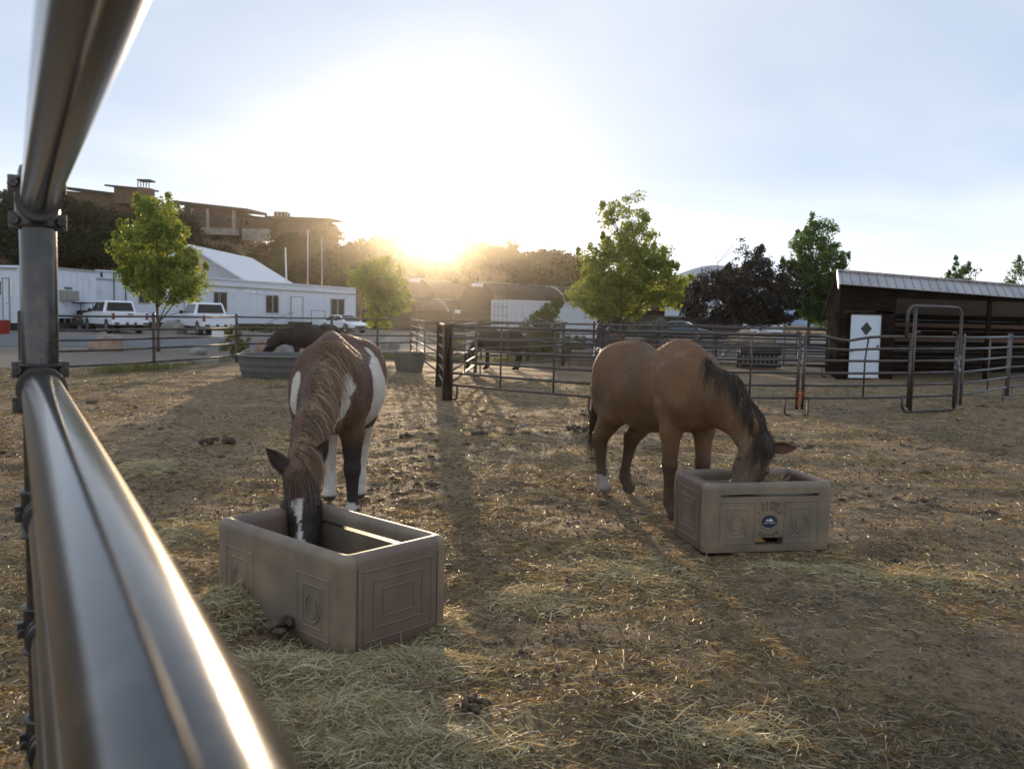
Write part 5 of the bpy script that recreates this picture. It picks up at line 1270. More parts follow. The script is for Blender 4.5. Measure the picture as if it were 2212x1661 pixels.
def ear_mesh(base, direction, open_dir, ln=.17, w_=.045):
    b=Vector(base); d=Vector(direction).normalized(); o=Vector(open_dir); o=(o-d*o.dot(d)).normalized(); s=d.cross(o); V=[];F=[]; rows=9; cols=13
    for j in range(rows):
        t=j/(rows-1); r=w_*(.72+.9*t-1.62*t**2.6) if t<1 else 0; r=max(r,.002); half=2.35-.9*t
        for k in range(cols):
            a=-half+2*half*k/(cols-1); p=b+d*(ln*t)-o*(r*cos(a)*.8)+s*(r*sin(a))+o*(.03*t*t)-o*.0; V.append(p)
    n0=len(V)
    for j in range(rows):
        for k in range(cols): p=V[j*cols+k]; c_=b+d*(ln*j/(rows-1))+o*(.03*(j/(rows-1))**2); V.append(p+(c_-p)*.22)
    for j in range(rows-1):
        for k in range(cols-1):
            a=j*cols+k; F.append((a,a+1,a+1+cols,a+cols)); F.append((n0+a,n0+a+cols,n0+a+1+cols,n0+a+1))
        for k in (0,cols-1): a=j*cols+k; F.append((a,a+cols,n0+a+cols,n0+a) if k else (a,n0+a,n0+a+cols,a+cols))
    return np.array([tuple(v) for v in V]),F
def strands(name,roots,paths,r0,m,parent,colr):
    'paths: (n,k,3) points; triangular tapered hairs'
    paths=np.asarray(paths); n,k,_=paths.shape; t=np.gradient(paths,axis=1); t/=np.linalg.norm(t,axis=2)[...,None]+1e-9
    ref=np.tile(np.array([.3,.9,.2]),(n,k,1)); x=np.cross(t,ref); x/=np.linalg.norm(x,axis=2)[...,None]+1e-9; y=np.cross(t,x)
    s=np.linspace(0,1,k); rad=(np.asarray(r0).reshape(-1,1)*(1-.9*s**2.2))[...,None]; V=[]
    for q in range(3): a=2*pi*q/3; V.append(paths+(x*cos(a)+y*sin(a))*rad)
    V=np.stack(V,2).reshape(-1,3); base=(np.arange(n)[:,None]*k+np.arange(k-1)[None])*3; F=[]
    for q in range(3): q2=(q+1)%3; F.append(np.stack([base+q,base+q2,base+3+q2,base+3+q],-1).reshape(-1,4))
    col=np.repeat(np.asarray(colr),k*3,axis=0) if np.ndim(colr)==2 else np.tile(colr,(len(V),1)); return mesh_obj(name,V,np.concatenate(F),m,parent,True,col)
def fall(S,roots,out,length,k=9,clump=None,drop=1.0,spread=.02,wave=.0,r=None,grav=(0,0,-1),stiff=.25,ph=None):
    r=r or rng; n=len(roots); p=roots.copy(); v=out/np.linalg.norm(out,axis=1)[:,None]; P_=[p.copy()]; st=(np.asarray(length)/(k-1)).reshape(-1,1); ph=r.random((n,1))*6.28 if ph is None else ph; grav=np.array(grav,float)
    side=np.cross(v,grav); side/=np.linalg.norm(side,axis=1)[:,None]+1e-6
    for i in range(1,k):
        v=v*(1-stiff)+grav*stiff*drop; v/=np.linalg.norm(v,axis=1)[:,None]; w_=side*np.sin(ph+i*1.5)*wave+r.normal(size=(n,3))*spread*.3
        p=p+(v+w_)*st
        if S is not None:
            d=S.sample(p); m=d<.006; g=S.grad(p); p=np.where(m[:,None],p+g*(.008-d)[:,None],p)
        P_.append(p.copy())
    return np.stack(P_,1)
def coat_noise(V,s,seed=0): return fbm(V[:,0]*s+V[:,2]*s*.63+seed,V[:,1]*s-V[:,2]*s*.8,4,seed)
COAT=mat('horse_coat',attr='Col',rough=.6,sheen=.04,spec=.3,c2=(.8,.78,.76),scale=6,ramp=(.4,.62),bump=.5,bscale=110,bdist=.004)
def make_horse(label,loc,rz,pose,colf,scale=1.0,h=.016,girth=1.0,mane=None,tail=None,forelock=None,fur=0,group=None,earp=None,hair_m=None,seed=0,hs=1.0,ear=.17,ear2=None):
    t=empty('horse',loc,rz,label,'horse',group); t.scale=(scale,)*3
    S,K=horse_body(pose,h,girth,hs); V,F=S.mesh(); F=[tuple(f) for f in F.tolist()]; nb=len(V)
    at=K['at']
    for v in (1,-1):
        ep=earp if v>0 or ear2 is None else ear2; dr=-K['d']*ep[0]+K['up']*ep[1]+K['sd']*v*ep[2]; op=K['up']*ep[3]+K['sd']*v*ep[4]
        EV,EF=ear_mesh(at(-.02,.03*hs,v*.055*hs),dr,op,ear,ear*.27); n=len(V); V=np.concatenate([V,EV]); F+= [tuple(i+n for i in f) for f in EF]
    rr_=np.random.default_rng(seed); col=colf(V,K,nb)
    body=mesh_obj('body',V,F,COAT,t,True,np.clip(col,0,1))
    for v in (1,-1):
        p=at(.34,.046*hs,v*.078*hs); q=MB().lathe((0,0,0),[(.019*sin(pi*i/8),-.019*cos(pi*i/8)) for i in range(9)],12); o=q.build('eye',M['eye'],t,True); o.location=p
    nk=K['nk']; nkp=[np.array(p) for p in nk]+[at(-.02,.0)]
    if mane:
        n=mane['n']; u=rr_.random(n)**.9*(len(nkp)-1.001)+.0; u=np.clip(u+mane.get('u0',0),0,len(nkp)-1.001); i=u.astype(int); f=(u-i)[:,None]; A_=np.array(nkp); c_=A_[i]*(1-f)+A_[i+1]*f
        sidev=np.array(mane.get('side',(0,1,0)),float); Tn=np.gradient(A_,axis=0); Tn/=np.linalg.norm(Tn,axis=1)[:,None]; tan_=Tn[i]*(1-f)+Tn[i+1]*f; tan_/=np.linalg.norm(tan_,axis=1)[:,None]; upn=np.cross(tan_,sidev); upn*=np.sign(upn[:,2:3]+upn[:,0:1]*.8+1e-6); upn/=np.linalg.norm(upn,axis=1)[:,None]
        lk=None
        if mane.get('locks'):
            nl=mane['locks']; lk=np.minimum((u/(len(nkp)-1)*nl).astype(int),nl-1)
        # march out from the neck axis to the crest surface
        p=c_.copy()
        for _ in range(60): d=S.sample(p); p=p+np.where(d<0,1,0)[:,None]*upn*.006
        p=p+sidev*rr_.normal(size=(n,1))*mane.get('rootw',.012)-upn*.004
        out_=upn*mane.get('up',.55)+sidev*(mane['lean']*(.7+.6*rr_.random((n,1))))+rr_.normal(size=(n,3))*.12+tan_*mane.get('fwd',0)
        ph=None
        if lk is not None:
            Lr=rr_.normal(size=(mane['locks'],3))*.28; out_=out_+Lr[lk]; ph=(rr_.random(mane['locks'])*6.28)[lk][:,None]+rr_.normal(size=(n,1))*.25
        ln=mane['len']*((.6+.6*rr_.random(mane['locks']))[lk] if lk is not None else 1)*(.7+.45*rr_.random(n))*mane.get('taper',lambda u:1)(u/(len(nkp)-1)); pts=fall(S,p,out_,ln,10,wave=mane.get('wave',.12),r=rr_,stiff=mane.get('stiff',.3),spread=mane.get('spread',.05),ph=ph)
        cl=np.array(mane['cols'])[rr_.integers(0,len(mane['cols']),n)]*(.7+.6*rr_.random((n,1)))*((.6+.8*rr_.random((mane['locks'],1)))[lk] if lk is not None else 1); strands('mane',None,pts,mane.get('r',.0016)*(.7+.6*rr_.random(n)),M['hair'],t,cl)
    if forelock:
        n=forelock['n']; p=np.array([at(.0+.05*rr_.random(),.07,(rr_.random()-.5)*.10) for _ in range(n)]); 
        out_=np.tile(K['d']*.8+K['up']*.35,(n,1))+rr_.normal(size=(n,3))*forelock.get('sp',.18)+K['sd']*forelock.get('lean',0); g_=K['d']*.9+np.array([0,0,-.4]); pts=fall(S,p,out_,forelock['len']*(.6+.5*rr_.random(n)),9,r=rr_,grav=g_/np.linalg.norm(g_),wave=.06)
        cl=np.array(forelock['cols'])[rr_.integers(0,len(forelock['cols']),n)]*(.7+.6*rr_.random((n,1))); strands('forelock',None,pts,.0015*(.7+.6*rr_.random(n)),M['hair'],t,cl)
    if tail:
        n=tail['n']; base=np.array([-.93,0,1.17]); p=base+rr_.normal(size=(n,3))*[.02,.025,.04]; 
        q=rr_.random((n,1)); p=p+np.array([0,0,-.32])*q+np.array([-.03,0,0])*q; out_=np.tile(np.array(tail.get('dir',[-.5,0,-.35])),(n,1))+rr_.normal(size=(n,3))*.15
        pts=fall(S,p,out_,(tail['len']-.3*q[:,0])*(.6+.45*rr_.random(n)),12,r=rr_,wave=.05,stiff=.32,spread=.12); cl=np.array(tail['cols'])[rr_.integers(0,len(tail['cols']),n)]*(.7+.6*rr_.random((n,1)))
        strands('tail',None,pts,.0016*(.7+.6*rr_.random(n))*tail.get('r',1),M['hair'],t,cl)
    if fur:
        Fq=np.array(F[:0]); me=body.data; nf=len(me.polygons); ar=np.empty(nf,np.float32); me.polygons.foreach_get('area',ar); ce=np.empty(nf*3,np.float32); me.polygons.foreach_get('center',ce); ce=ce.reshape(-1,3); no=np.empty(nf*3,np.float32); me.polygons.foreach_get('normal',no); no=no.reshape(-1,3)
        ar[S.sample(ce)<-.02]=0; pr=ar/ar.sum(); k=rr_.choice(nf,fur,p=pr); p=ce[k]+rr_.normal(size=(fur,3))*h*.35; nn=no[k]; p=p-nn*((p-ce[k])*nn).sum(1)[:,None]-nn*.001
        flow=np.array([-.75,0,-.65]); tdir=flow-nn*(nn@flow)[:,None]; tdir/=np.linalg.norm(tdir,axis=1)[:,None]+1e-6; dr=nn*.42+tdir*.9+rr_.normal(size=(fur,3))*.16; dr/=np.linalg.norm(dr,axis=1)[:,None]
        sdv=np.cross(dr,nn+rr_.normal(size=(fur,3))*.8); sdv/=np.linalg.norm(sdv,axis=1)[:,None]; ln=(.012+.016*rr_.random((fur,1)))/scale; wv=.0011
        VV=np.stack([p-sdv*wv,p+sdv*wv,p+dr*ln],1).reshape(-1,3); FF=np.arange(fur*3).reshape(fur,3); cc=colf(p,K,len(p))*(.6+.8*rr_.random((fur,1)))
        mesh_obj('coat_hair',VV,FF,M['hair'],t,False,np.repeat(np.clip(cc,0,1),3,axis=0))
    return t,S,K
def legs(fl,fr,hl,hr):
    def fore(y,kx,kz,fx,fz,ox): return [(.44,y*.9,.90),(.42,y,.76),(kx,y,kz),(fx,y,fz),(fx+.0,y,.135),(ox,y,.045)]
    return fl,fr,hl,hr
def foreleg(y,foot=.44,knee=None,kz=.46,fy=None):
    fy=y if fy is None else fy; ky=(y+fy)/2
    kx=knee if knee is not None else (.43+foot)/2+.005
    return [(.46,y*.8,.92),(.44,y,.74),(kx,ky,kz),(foot-.005,fy,.20),(foot+.0,fy,.145),(foot+.035,fy,.05)]
def hindleg(y,foot=-.72,hock=None,stifle=-.50,fy=None):
    fy=y if fy is None else fy; ky=(y*.4+fy*.6)
    hx=hock if hock is not None else foot-.06
    return [(-.62,y*.95,1.02),(stifle,y,.80),(hx,ky,.50),(foot-.0,fy,.20),(foot+.01,fy,.145),(foot+.05,fy,.05)]
# --- buckskin horse (right)
def lerpc(a,b,t): return np.array(a)*(1-t[:,None])+np.array(b)*t[:,None]
def col_buck(V,K,nb):
    n=len(V); z=V[:,2]; base=lerpc((.205,.108,.048),(.15,.08,.037),sm(coat_noise(V,3,3),.3,.7)); base=lerpc2(base,(.225,.135,.066),sm(z,.95,.72)*.5)
    legm=sm(z,.62,.42); base=lerpc2(base,(.075,.045,.028),legm*.8)
    dors=np.exp(-(V[:,1]/.028)**2)*sm(z,1.2,1.28)*(V[:,0]<.35); base=lerpc2(base,(.09,.05,.03),dors*.6)
    # dark head mask and muzzle
    q=V-K['poll']; t=(q@K['d'])/K['L']; hd=((t>-.1)&(V[:,0]>.8)&(np.linalg.norm(q,axis=1)<.75)); base=np.where(hd[:,None],lerpc2(base,(.10,.06,.04),sm(t,-.05,.35)*.7),base); base=np.where(hd[:,None],lerpc2(base,(.05,.04,.035),sm(t,.65,.85)),base)
    sock=(V[:,1]<-.02)&(V[:,0]<-.3)&(z<.15+.05*coat_noise(V,24,5)); base[sock]=(.40,.36,.30); base[z<.055]=(.14,.12,.10)
    base[(z<.055)&(V[:,1]<0)&(V[:,0]<-.3)]=(.3,.27,.23)
    if nb<n: base[nb:]=(.13,.075,.04)
    return base
def lerpc2(A,b,t): return A*(1-np.clip(t,0,1)[:,None])+np.array(b)*np.clip(t,0,1)[:,None]
def to_local(loc,rz,s,p): q=Vector(p)-Vector(loc); return (Matrix.Rotation(-rz,3,'Z')@q)/s
bl=Vector((1.37,8.11,0)); brz=R(-66.5); bs=1.04
poll_b=to_local(bl,brz,bs,P(1640,962,5.60)); nose_b=to_local(bl,brz,bs,P(1578,1110,5.34))
ff=P(1636,958,5.72); 
pose_b=dict(legs={'fr':foreleg(-.165,.45,.44),'fl':foreleg(.165,.46,.47,fy=.13),'hr':hindleg(-.165,-.72,-.76),'hl':hindleg(.15,-.66,-.62,-.36,fy=.06)},
    neck=[(.50,0,1.10),tuple((Vector((.50,0,1.10)).lerp(poll_b,.42)+Vector((.06,0,.09)))),tuple(Vector((.50,0,1.10)).lerp(poll_b,.78)+Vector((.04,0,.05)))],neck_r=[.265,.19,.14],
    head=(tuple(poll_b),tuple(nose_b)),head_side=(0.25,1,0),face=(1,.0,.3))
make_horse('buckskin-brown horse with dark mane, head down in the badge-marked feeder',bl,brz,pose_b,col_buck,bs,.014,1.02,
    mane=dict(n=1500,len=.22,lean=-.55,up=.22,locks=240,cols=[(.035,.028,.024),(.05,.038,.03),(.16,.11,.07)],side=(0,1,0),wave=.05,r=.0015,rootw=.022,fwd=.5,stiff=.42,u0=.25),
    forelock=dict(n=90,len=.30,sp=.25,cols=[(.04,.03,.022),(.10,.07,.045)]),tail=dict(n=620,len=1.0,cols=[(.04,.03,.025),(.12,.07,.04)],dir=[-.45,-.12,-.3]),
    fur=70000,hs=1.34,ear=.19,earp=(.35,.30,1.0,.75,.35),ear2=(.55,1.1,.45,.2,1.0),seed=1)
# --- paint horse (left)
def blob(V,c,r,s=9,am=.45,seed=0):
    d=np.sqrt((((V-np.array(c))/np.array(r))**2).sum(1)); return (d+(coat_noise(V,s,seed)-.5)*am*2)<1
def col_paint(V,K,nb):
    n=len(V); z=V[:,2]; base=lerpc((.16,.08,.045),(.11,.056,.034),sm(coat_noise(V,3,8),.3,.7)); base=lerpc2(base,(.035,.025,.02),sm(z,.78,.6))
    W=np.zeros(n,bool); 
    W|=blob(V,(-.10,.36,.98),(.36,.27,.38),4,.22,2); W|=blob(V,(-.36,.30,1.22),(.06,.2,.16),8,.3,2); W|=blob(V,(.16,.33,1.16),(.06,.16,.10),9,.4,12); W|=blob(V,(-.1,-.34,.98),(.33,.2,.30),4,.22,3)
    W|=blob(V,(.66,.10,1.12),(.12,.10,.10),12,.5,4); W|=blob(V,(.80,.14,.98),(.10,.09,.14),12,.5,5); W|=blob(V,(.62,-.17,1.05),(.1,.10,.16),10,.4,6); W|=blob(V,(.95,.12,.83),(.1,.07,.13),12,.5,7)
    W|=(z<.62+.1*coat_noise(V,9,4))&(V[:,0]<-.4)
    W|=blob(V,(.45,.165,.16),(.09,.09,.06),14,.3,9)
    q=V-K['poll']; t=(q@K['d'])/K['L']; u=q@K['up']; s_=q@K['sd']; W|=(t>.30)&(t<1.2)&(u>.02)&(np.abs(s_+.01)<.03+.022*np.sin(t*9)+.03*(coat_noise(V,22,6)-.5))&(np.linalg.norm(q,axis=1)<.8)&(V[:,0]>1.0)
    W|=(t>.78)&(np.linalg.norm(q,axis=1)<.8)&(V[:,0]>1.0)&(u>-.03)
    if nb<n: W[nb:]=False
    base[W]=(.62,.58,.52); base[z<.055]=(.10,.085,.07)
    if nb<n: base[nb:]=(.05,.032,.024)
    return base
pl_=Vector((-1.50,7.48,0)); prz=R(-86); ps=1.05
poll_p=to_local(pl_,prz,ps,P(650,1028,4.52)); nose_p=to_local(pl_,prz,ps,P(662,1262,4.16))
n0=Vector((.50,0,1.12))
pose_p=dict(legs={'fl':foreleg(.18,.47,fy=.19),'fr':foreleg(-.17,.40),'hl':hindleg(.16,-.70,fy=.13),'hr':hindleg(-.17,-.60,fy=-.12)},
    neck=[tuple(n0),tuple(n0.lerp(poll_p,.35)+Vector((.04,0,.06))),tuple(n0.lerp(poll_p,.7)+Vector((.03,0,.05))),tuple(n0.lerp(poll_p,.92))],neck_r=[.27,.215,.165,.13],
    head=(tuple(poll_p),tuple(nose_p)),head_side=(.05,1,0),face=(1,0,.6))
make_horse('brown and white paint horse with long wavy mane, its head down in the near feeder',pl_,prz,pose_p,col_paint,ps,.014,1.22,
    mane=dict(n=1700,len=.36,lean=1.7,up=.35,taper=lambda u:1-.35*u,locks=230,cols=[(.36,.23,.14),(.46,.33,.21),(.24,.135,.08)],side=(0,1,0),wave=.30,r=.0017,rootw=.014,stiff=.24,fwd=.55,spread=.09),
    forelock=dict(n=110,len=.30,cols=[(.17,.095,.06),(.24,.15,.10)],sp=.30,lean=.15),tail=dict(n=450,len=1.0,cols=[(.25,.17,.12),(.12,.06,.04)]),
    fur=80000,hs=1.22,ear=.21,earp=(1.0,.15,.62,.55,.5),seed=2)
# --- the horses farther back
def plain(c,leg=None,extra=None):
    def f(V,K,nb):
        b=lerpc(c,tuple(x*.7 for x in c),sm(coat_noise(V,3,2),.3,.7))
        if leg is not None: b=lerpc2(b,leg,sm(V[:,2],.65,.45))
        if extra: extra(V,K,b)
        return b
    return f
def gpose(pz=.55,px=1.22,nz=.12,nx=1.36,yaw=0.0,arch=.08,fl=.5,fr=.38,hl=-.6,hr=-.78):
    n0=Vector((.50,0,1.12)); pol=Vector((px,yaw,pz)); nos=Vector((nx,yaw*1.15,nz))
    return dict(legs={'fl':foreleg(.16,fl),'fr':foreleg(-.16,fr),'hl':hindleg(.16,hl),'hr':hindleg(-.16,hr)},neck=[tuple(n0),tuple(n0.lerp(pol,.45)+Vector((.05,0,arch))),tuple(n0.lerp(pol,.85)+Vector((.02,0,.03)))],neck_r=[.26,.2,.145],head=(tuple(pol),tuple(nos)),head_side=(0,1,0),face=(1,0,.3))
bk=[(.03,.024,.02),(.05,.04,.03)]
e1=X(672,20.6); make_horse('dark brown horse drinking at the large round stock tank',e1,R(200),gpose(.80,1.20,.50,1.46),plain((.02,.012,.009)),.93,.024,1.1,mane=dict(n=500,len=.25,lean=-.8,cols=bk,r=.003),tail=dict(n=200,len=.9,cols=bk,r=2),earp=(.8,.5,.5,.7,.3),seed=3)
e2=X(1078,22.6); make_horse('black horse grazing inside the round pen, seen through the rails',e2,R(190),gpose(.50,1.05,.07,1.20,arch=.1),plain((.012,.010,.009)),.87,.026,1.15,mane=dict(n=400,len=.3,lean=.8,cols=bk,r=.003),tail=dict(n=200,len=.9,cols=bk,r=2),earp=(.8,.5,.5,.7,.3),seed=4)
def blaze(V,K,b):
    q=V-K['poll']; t=(q@K['d'])/K['L']; u=q@K['up']; b[(t>.05)&(t<1.2)&(u>.0)&(np.abs(q@K['sd'])<.05)&(V[:,0]>.8)]=(.6,.56,.5)
e3=X(1316,25.8); make_horse('reddish bay horse with a white blaze, standing behind the hanging bridle',e3,R(-128),gpose(.95,1.02,.42,1.22),plain((.08,.032,.018),(.03,.02,.015),blaze),.86,.026,1.05,mane=dict(n=300,len=.25,lean=.6,cols=bk,r=.003),tail=dict(n=150,len=.8,cols=bk,r=2),earp=(.9,.3,.4,.7,.3),seed=5)
e4=X(1622,28.2); make_horse('cream palomino horse with lowered white face in the far pen',e4,R(182),gpose(.78,1.05,.32,1.24),plain((.50,.40,.28),None,blaze),.92,.026,1.1,mane=dict(n=300,len=.3,lean=.8,cols=[(.6,.52,.4),(.45,.36,.26)],r=.003),tail=dict(n=200,len=.9,cols=[(.6,.52,.4)],r=2),earp=(.9,.3,.4,.7,.3),seed=6)
# ------------------------------------------------------------ straw, hay and grass
FEED=[(fd1,Vector((f2.x,f2.y)),ang1,L1,W1),(fd2,Vector((g1.x,g1.y)),ang2,(g2-g1).length,(g3-g1).length)]
def in_feeder(x,y,pad=.0):
    m=np.zeros(len(x),bool)
    for _,o,a,L_,W_ in FEED:
        u=(x-o.x)*cos(a)+(y-o.y)*sin(a); v=-(x-o.x)*sin(a)+(y-o.y)*cos(a); m|=(u>-pad)&(u<L_+pad)&(v>-pad)&(v<W_+pad)
    return m
def blades(name,x,y,z,ln,wd,cols,az,tilt,bend,label,parent=None,seed=0,kind='stuff'):
    n=len(x); r=np.random.default_rng(seed); d=np.stack([np.cos(az)*np.cos(tilt),np.sin(az)*np.cos(tilt),np.sin(tilt)],1); s=np.stack([-np.sin(az),np.cos(az),np.zeros(n)],1)
    roll=r.random(n)*3.14; upv=np.cross(d,s); s=s*np.cos(roll)[:,None]+upv*np.sin(roll)[:,None]; c=np.stack([x,y,z],1); b=r.normal(size=(n,3))*bend; b[:,2]=np.abs(b[:,2])*.6
    p0=c-d*ln[:,None]*.5*(tilt<.5)[:,None]; p2=p0+d*ln[:,None]; p1=(p0+p2)*.5+b*ln[:,None]
    w_=(s*wd[:,None])*.5; V=np.stack([p0-w_,p0+w_,p1-w_,p1+w_,p2-w_*.5,p2+w_*.5],1).reshape(-1,3); i=np.arange(n)*6
    F=np.concatenate([np.stack([i,i+1,i+3,i+2],1),np.stack([i+2,i+3,i+5,i+4],1)]); o=mesh_obj(name,V,F,M['straw'],parent,False,np.repeat(np.clip(cols,0,1),6,axis=0))
    if label: tag(o,label,kind and name.replace('_',' '),kind=kind)
    return o
def scatter(n,ymin,ymax,seed,pw=1.0,xw=.62):
    r=np.random.default_rng(seed); u=r.random(n); y=1/((1/ymin)*(1-u)+(1/ymax)*u) if pw==1 else ymin+(ymax-ymin)*u**pw; x=(r.random(n)*2-1)*(y*xw+.3); return x,y,r
STRAW=np.array([(.42,.31,.11),(.33,.235,.085),(.52,.42,.19),(.24,.16,.07),(.38,.31,.12),(.62,.54,.32),(.16,.11,.05),(.34,.30,.13)])
HAY=np.array([(.52,.44,.25),(.60,.52,.33),(.40,.33,.18),(.70,.63,.45),(.30,.23,.12),(.42,.41,.22)])
x,y,r=scatter(420000,1.8,24,1,1.15); dens=.22+.55*sm(fbm(x*1.5,y*1.5,4,7),.42,.62); dens*=1-.35*sm(y,9,17); keep=(r.random(len(x))<dens)&~in_feeder(x,y,.0)
x,y=x[keep],y[keep]; n=len(x); wet=sm(fbm(x*.9+9,y*.9,3,19),.5,.62); cl=STRAW[r.integers(0,len(STRAW),n)]*[.88,.85,.9]*(.6+.6*r.random((n,1)))*(1-.35*wet)[:,None]
ln=(.018+.085*r.random(n)**2.4)*(1+.03*y); blades('straw',x,y,gh(x,y)+.004+.012*r.random(n)**2,ln,.0015+.0036*r.random(n)**1.5+.00025*y,cl,r.random(n)*6.28,np.abs(r.normal(size=n))*.16,.10,'loose broken straw scattered over the paddock dirt',seed=2)
# greenish hay piles round the near feeder and below the right one
xs_,ys_,zs_,ls_=[],[],[],[]
rr_=np.random.default_rng(5)
for px_,py_,rx,ry,nn,hh in ((560,1480,.55,.35,26000,.11),(480,1340,.35,.25,12000,.10),(700,1560,.45,.25,14000,.06),(900,1440,.38,.16,6000,.04),(960,1350,.12,.3,3500,.04),(1750,1225,.5,.14,2600,.02),(1980,1250,.7,.35,2600,.015),(400,1150,.3,.4,4000,.03),(1150,1290,.35,.3,3000,.02),(330,1010,.5,.5,3500,.03),(1560,1600,.6,.3,2000,.02),(900,1620,.5,.2,7000,.04),(1360,1240,.5,.5,2500,.015)):
    g_=G(px_,py_); a=rr_.random(nn)*6.28; d=np.abs(rr_.normal(size=nn))*.55; X_=g_.x+np.cos(a)*d*rx; Y_=g_.y+np.sin(a)*d*ry; xs_.append(X_); ys_.append(Y_); zs_.append(hh*np.exp(-d**2*2.2)*rr_.random(nn)**.7)
x=np.concatenate(xs_);y=np.concatenate(ys_);z=np.concatenate(zs_); k=~in_feeder(x,y,.0); x,y,z=x[k],y[k],z[k]; n=len(x)
cl=HAY[rr_.integers(0,len(HAY),n)]*(.6+.6*rr_.random((n,1))); blades('hay',x,y,gh(x,y)+.004+z,.04+.13*rr_.random(n)**1.6,.0018+.0032*rr_.random(n),cl,rr_.random(n)*6.28,np.abs(rr_.normal(size=n))*.20,.10,'pale greenish hay heaped around the box feeders',seed=3)
# hay inside the right feeder
o_,a_,L_,W_=FEED[1][1:]; n=14000; u=rr_.random(n)*(L_-.24)+.12; v=rr_.random(n)*(W_-.24)+.12; hz_=.33+.13*np.exp(-((u-.72)/.22)**2-((v-.45)/.22)**2); x=o_.x+u*cos(a_)-v*sin(a_); y=o_.y+u*sin(a_)+v*cos(a_)
cl=HAY[rr_.integers(0,len(HAY),n)]*(.5+.5*rr_.random((n,1))); blades('feeder_hay',x,y,hz_-.10*rr_.random(n)**2,.04+.09*rr_.random(n),.0015+.002*rr_.random(n),cl,rr_.random(n)*6.28,rr_.normal(size=n)*.45,.15,'green-grey hay filling the badge-marked feeder',seed=4)
o_,a_,L_,W_=FEED[0][1:]; n=5000; u=rr_.random(n)*(L_-.24)+.12; v=rr_.random(n)*(W_-.24)+.12; x=o_.x+u*cos(a_)-v*sin(a_); y=o_.y+u*sin(a_)+v*cos(a_)
blades('feeder_hay',x,y,.06+.06*rr_.random(n),.04+.09*rr_.random(n),.0015+.002*rr_.random(n),HAY[rr_.integers(0,len(HAY),n)]*.6,rr_.random(n)*6.28,rr_.normal(size=n)*.2,.15,'thin hay left on the floor of the near feeder',seed=5)
# small crumbs of dirt
x,y,r=scatter(26000,1.8,15,9,1.15); k=(r.random(len(x))<.25+.9*sm(fbm(x*1.7+4,y*1.7,3,44),.48,.62))&~in_feeder(x,y); x,y=x[k],y[k]; n=len(x); s=(.003+.010*r.random(n)**3)*(1+.03*y); c=np.stack([x,y,gh(x,y)+s*.5],1)
oc=np.array([(1,0,0),(0,1,0),(-1,0,0),(0,-1,0),(0,0,.8),(0,0,-.8)]); jit=.6+.8*r.random((n,6,1)); V=(c[:,None]+oc[None]*jit*s[:,None,None]).reshape(-1,3); i=(np.arange(n)*6)[:,None]
F=np.concatenate([i+np.array(f) for f in ((0,1,4),(1,2,4),(2,3,4),(3,0,4),(1,0,5),(2,1,5),(3,2,5),(0,3,5))]); tag(mesh_obj('dirt_crumbs',V,F,M['dung']),'dark crumbs of dirt and dung over the paddock','dirt',kind='stuff')
# churned dung and straw clods farther back
x,y,r=scatter(1500,8,20,19,1.0); k=(r.random(len(x))<sm(fbm(x*.8+1,y*.8,3,61),.5,.66)+.04)&~in_feeder(x,y,.05); x,y=x[k],y[k]; n=len(x); s=.015+.045*r.random(n)**2; c=np.stack([x,y,gh(x,y)+s*.1],1)
jit=.5+.9*r.random((n,6,1)); V=(c[:,None]+oc[None]*np.array([1.3,1.3,.6])*jit*s[:,None,None]).reshape(-1,3); i=(np.arange(n)*6)[:,None]
F=np.concatenate([i+np.array(f) for f in ((0,1,4),(1,2,4),(2,3,4),(3,0,4),(1,0,5),(2,1,5),(3,2,5),(0,3,5))]); tag(mesh_obj('dirt_clods',V,F,M['dung'],smooth=True),'clods of churned dung and dirt farther back in the paddock','dirt',kind='stuff')
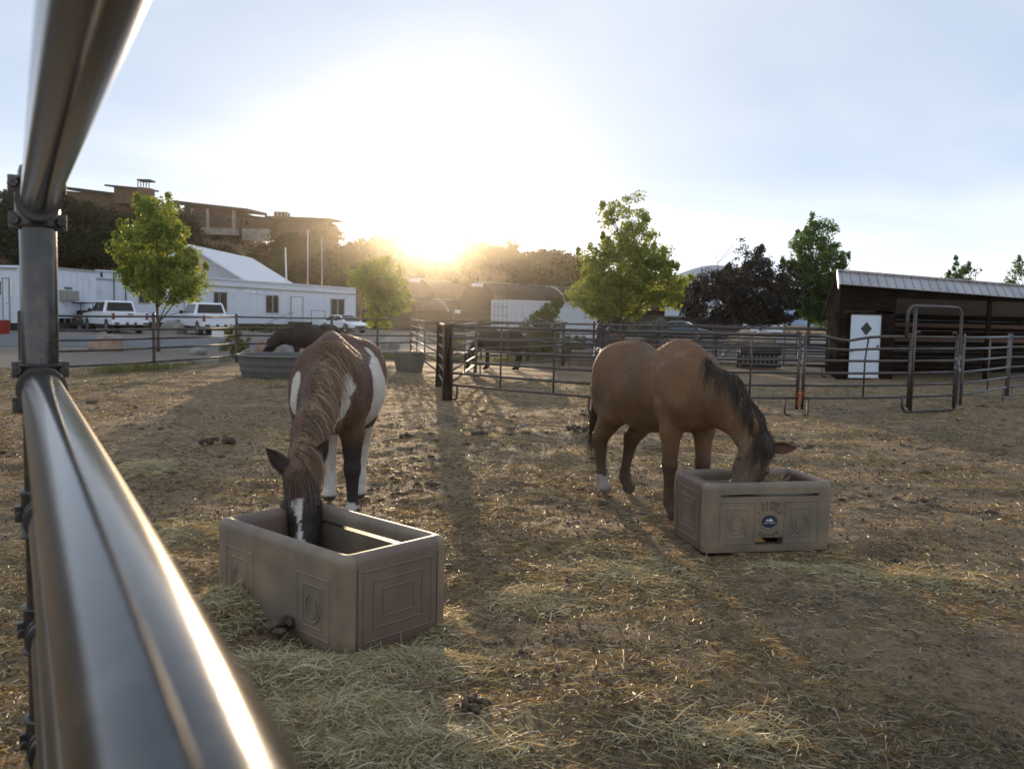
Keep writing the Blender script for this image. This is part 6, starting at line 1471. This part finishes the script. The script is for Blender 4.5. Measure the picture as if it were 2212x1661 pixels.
# grass along the left fence
r=np.random.default_rng(12); xs_,ys_=[],[]
for a_,b_ in zip(fp[:6],fp[1:7]):
    nn=4200; t_=r.random(nn); c_=np.array(a_)[None,:2]*(1-t_)[:,None]+np.array(b_)[None,:2]*t_[:,None]; xs_.append(c_[:,0]+r.normal(size=nn)*.25); ys_.append(c_[:,1]+r.normal(size=nn)*.55+.1)
x=np.concatenate(xs_);y=np.concatenate(ys_); k=r.random(len(x))<sm(fbm(x*.9,y*.9,3,71),.46,.6); x,y=x[k],y[k]; n=len(x)
gc_=np.array([(.12,.15,.04),(.16,.17,.06),(.2,.18,.08),(.09,.12,.035)])[r.integers(0,4,n)]*(.7+.6*r.random((n,1)))
blades('grass',x,y,gh(x,y)*0+.0,.08+.16*r.random(n),.006+.006*r.random(n),gc_,r.random(n)*6.28,1.1+.35*r.random(n),.10,'tufts of grass along the foot of the left fence',seed=6)
x=np.concatenate([X(p_,d_).x+r.normal(size=700)*.9 for p_,d_ in ((900,27.2),(1000,27),(1110,26.5),(1220,26.4),(1600,26))]); y=np.concatenate([27*DS+r.normal(size=700)*.5 for _ in range(5)]); n=len(x)
blades('grass',x,y,x*0,.08+.14*r.random(n),.007+.006*r.random(n),np.array([(.13,.14,.05)])*(.7+.6*r.random((n,1))),r.random(n)*6.28,1.1+.35*r.random(n),.10,'sparse weeds along the back fence of the pens',seed=7)
# dry weeds on the hill
r=np.random.default_rng(22); n=16000; x=-75+110*r.random(n); y=(78+60*r.random(n))*DS; z=hillz(x,y)
blades('dry_grass',x,y,z,.35+.5*r.random(n),.08+.1*r.random(n),np.array([(.24,.16,.09)])*(.6+.8*r.random((n,1))),r.random(n)*6.28,1.0+.4*r.random(n),.1,'dry tufted grass over the hillside',seed=8)
# ------------------------------------------------------------ haze
hzm=bpy.data.materials.new('haze'); hzm.use_nodes=True; t_=hzm.node_tree; t_.nodes.clear(); o_=t_.nodes.new('ShaderNodeOutputMaterial'); v_=t_.nodes.new('ShaderNodeVolumePrincipled')
v_.inputs['Density'].default_value=HAZE_D; v_.inputs['Anisotropy'].default_value=.945; v_.inputs['Color'].default_value=(.95,.9,.82,1); t_.links.new(v_.outputs[0],o_.inputs['Volume'])
hb_=MB().box((60,300,12.8),(1000,660,27.6)); hz=hb_.build('haze',hzm); tag(hz,'thin golden evening haze over the whole place','haze',kind='stuff')
SC.cycles.volume_bounces=0; SC.cycles.max_bounces=6
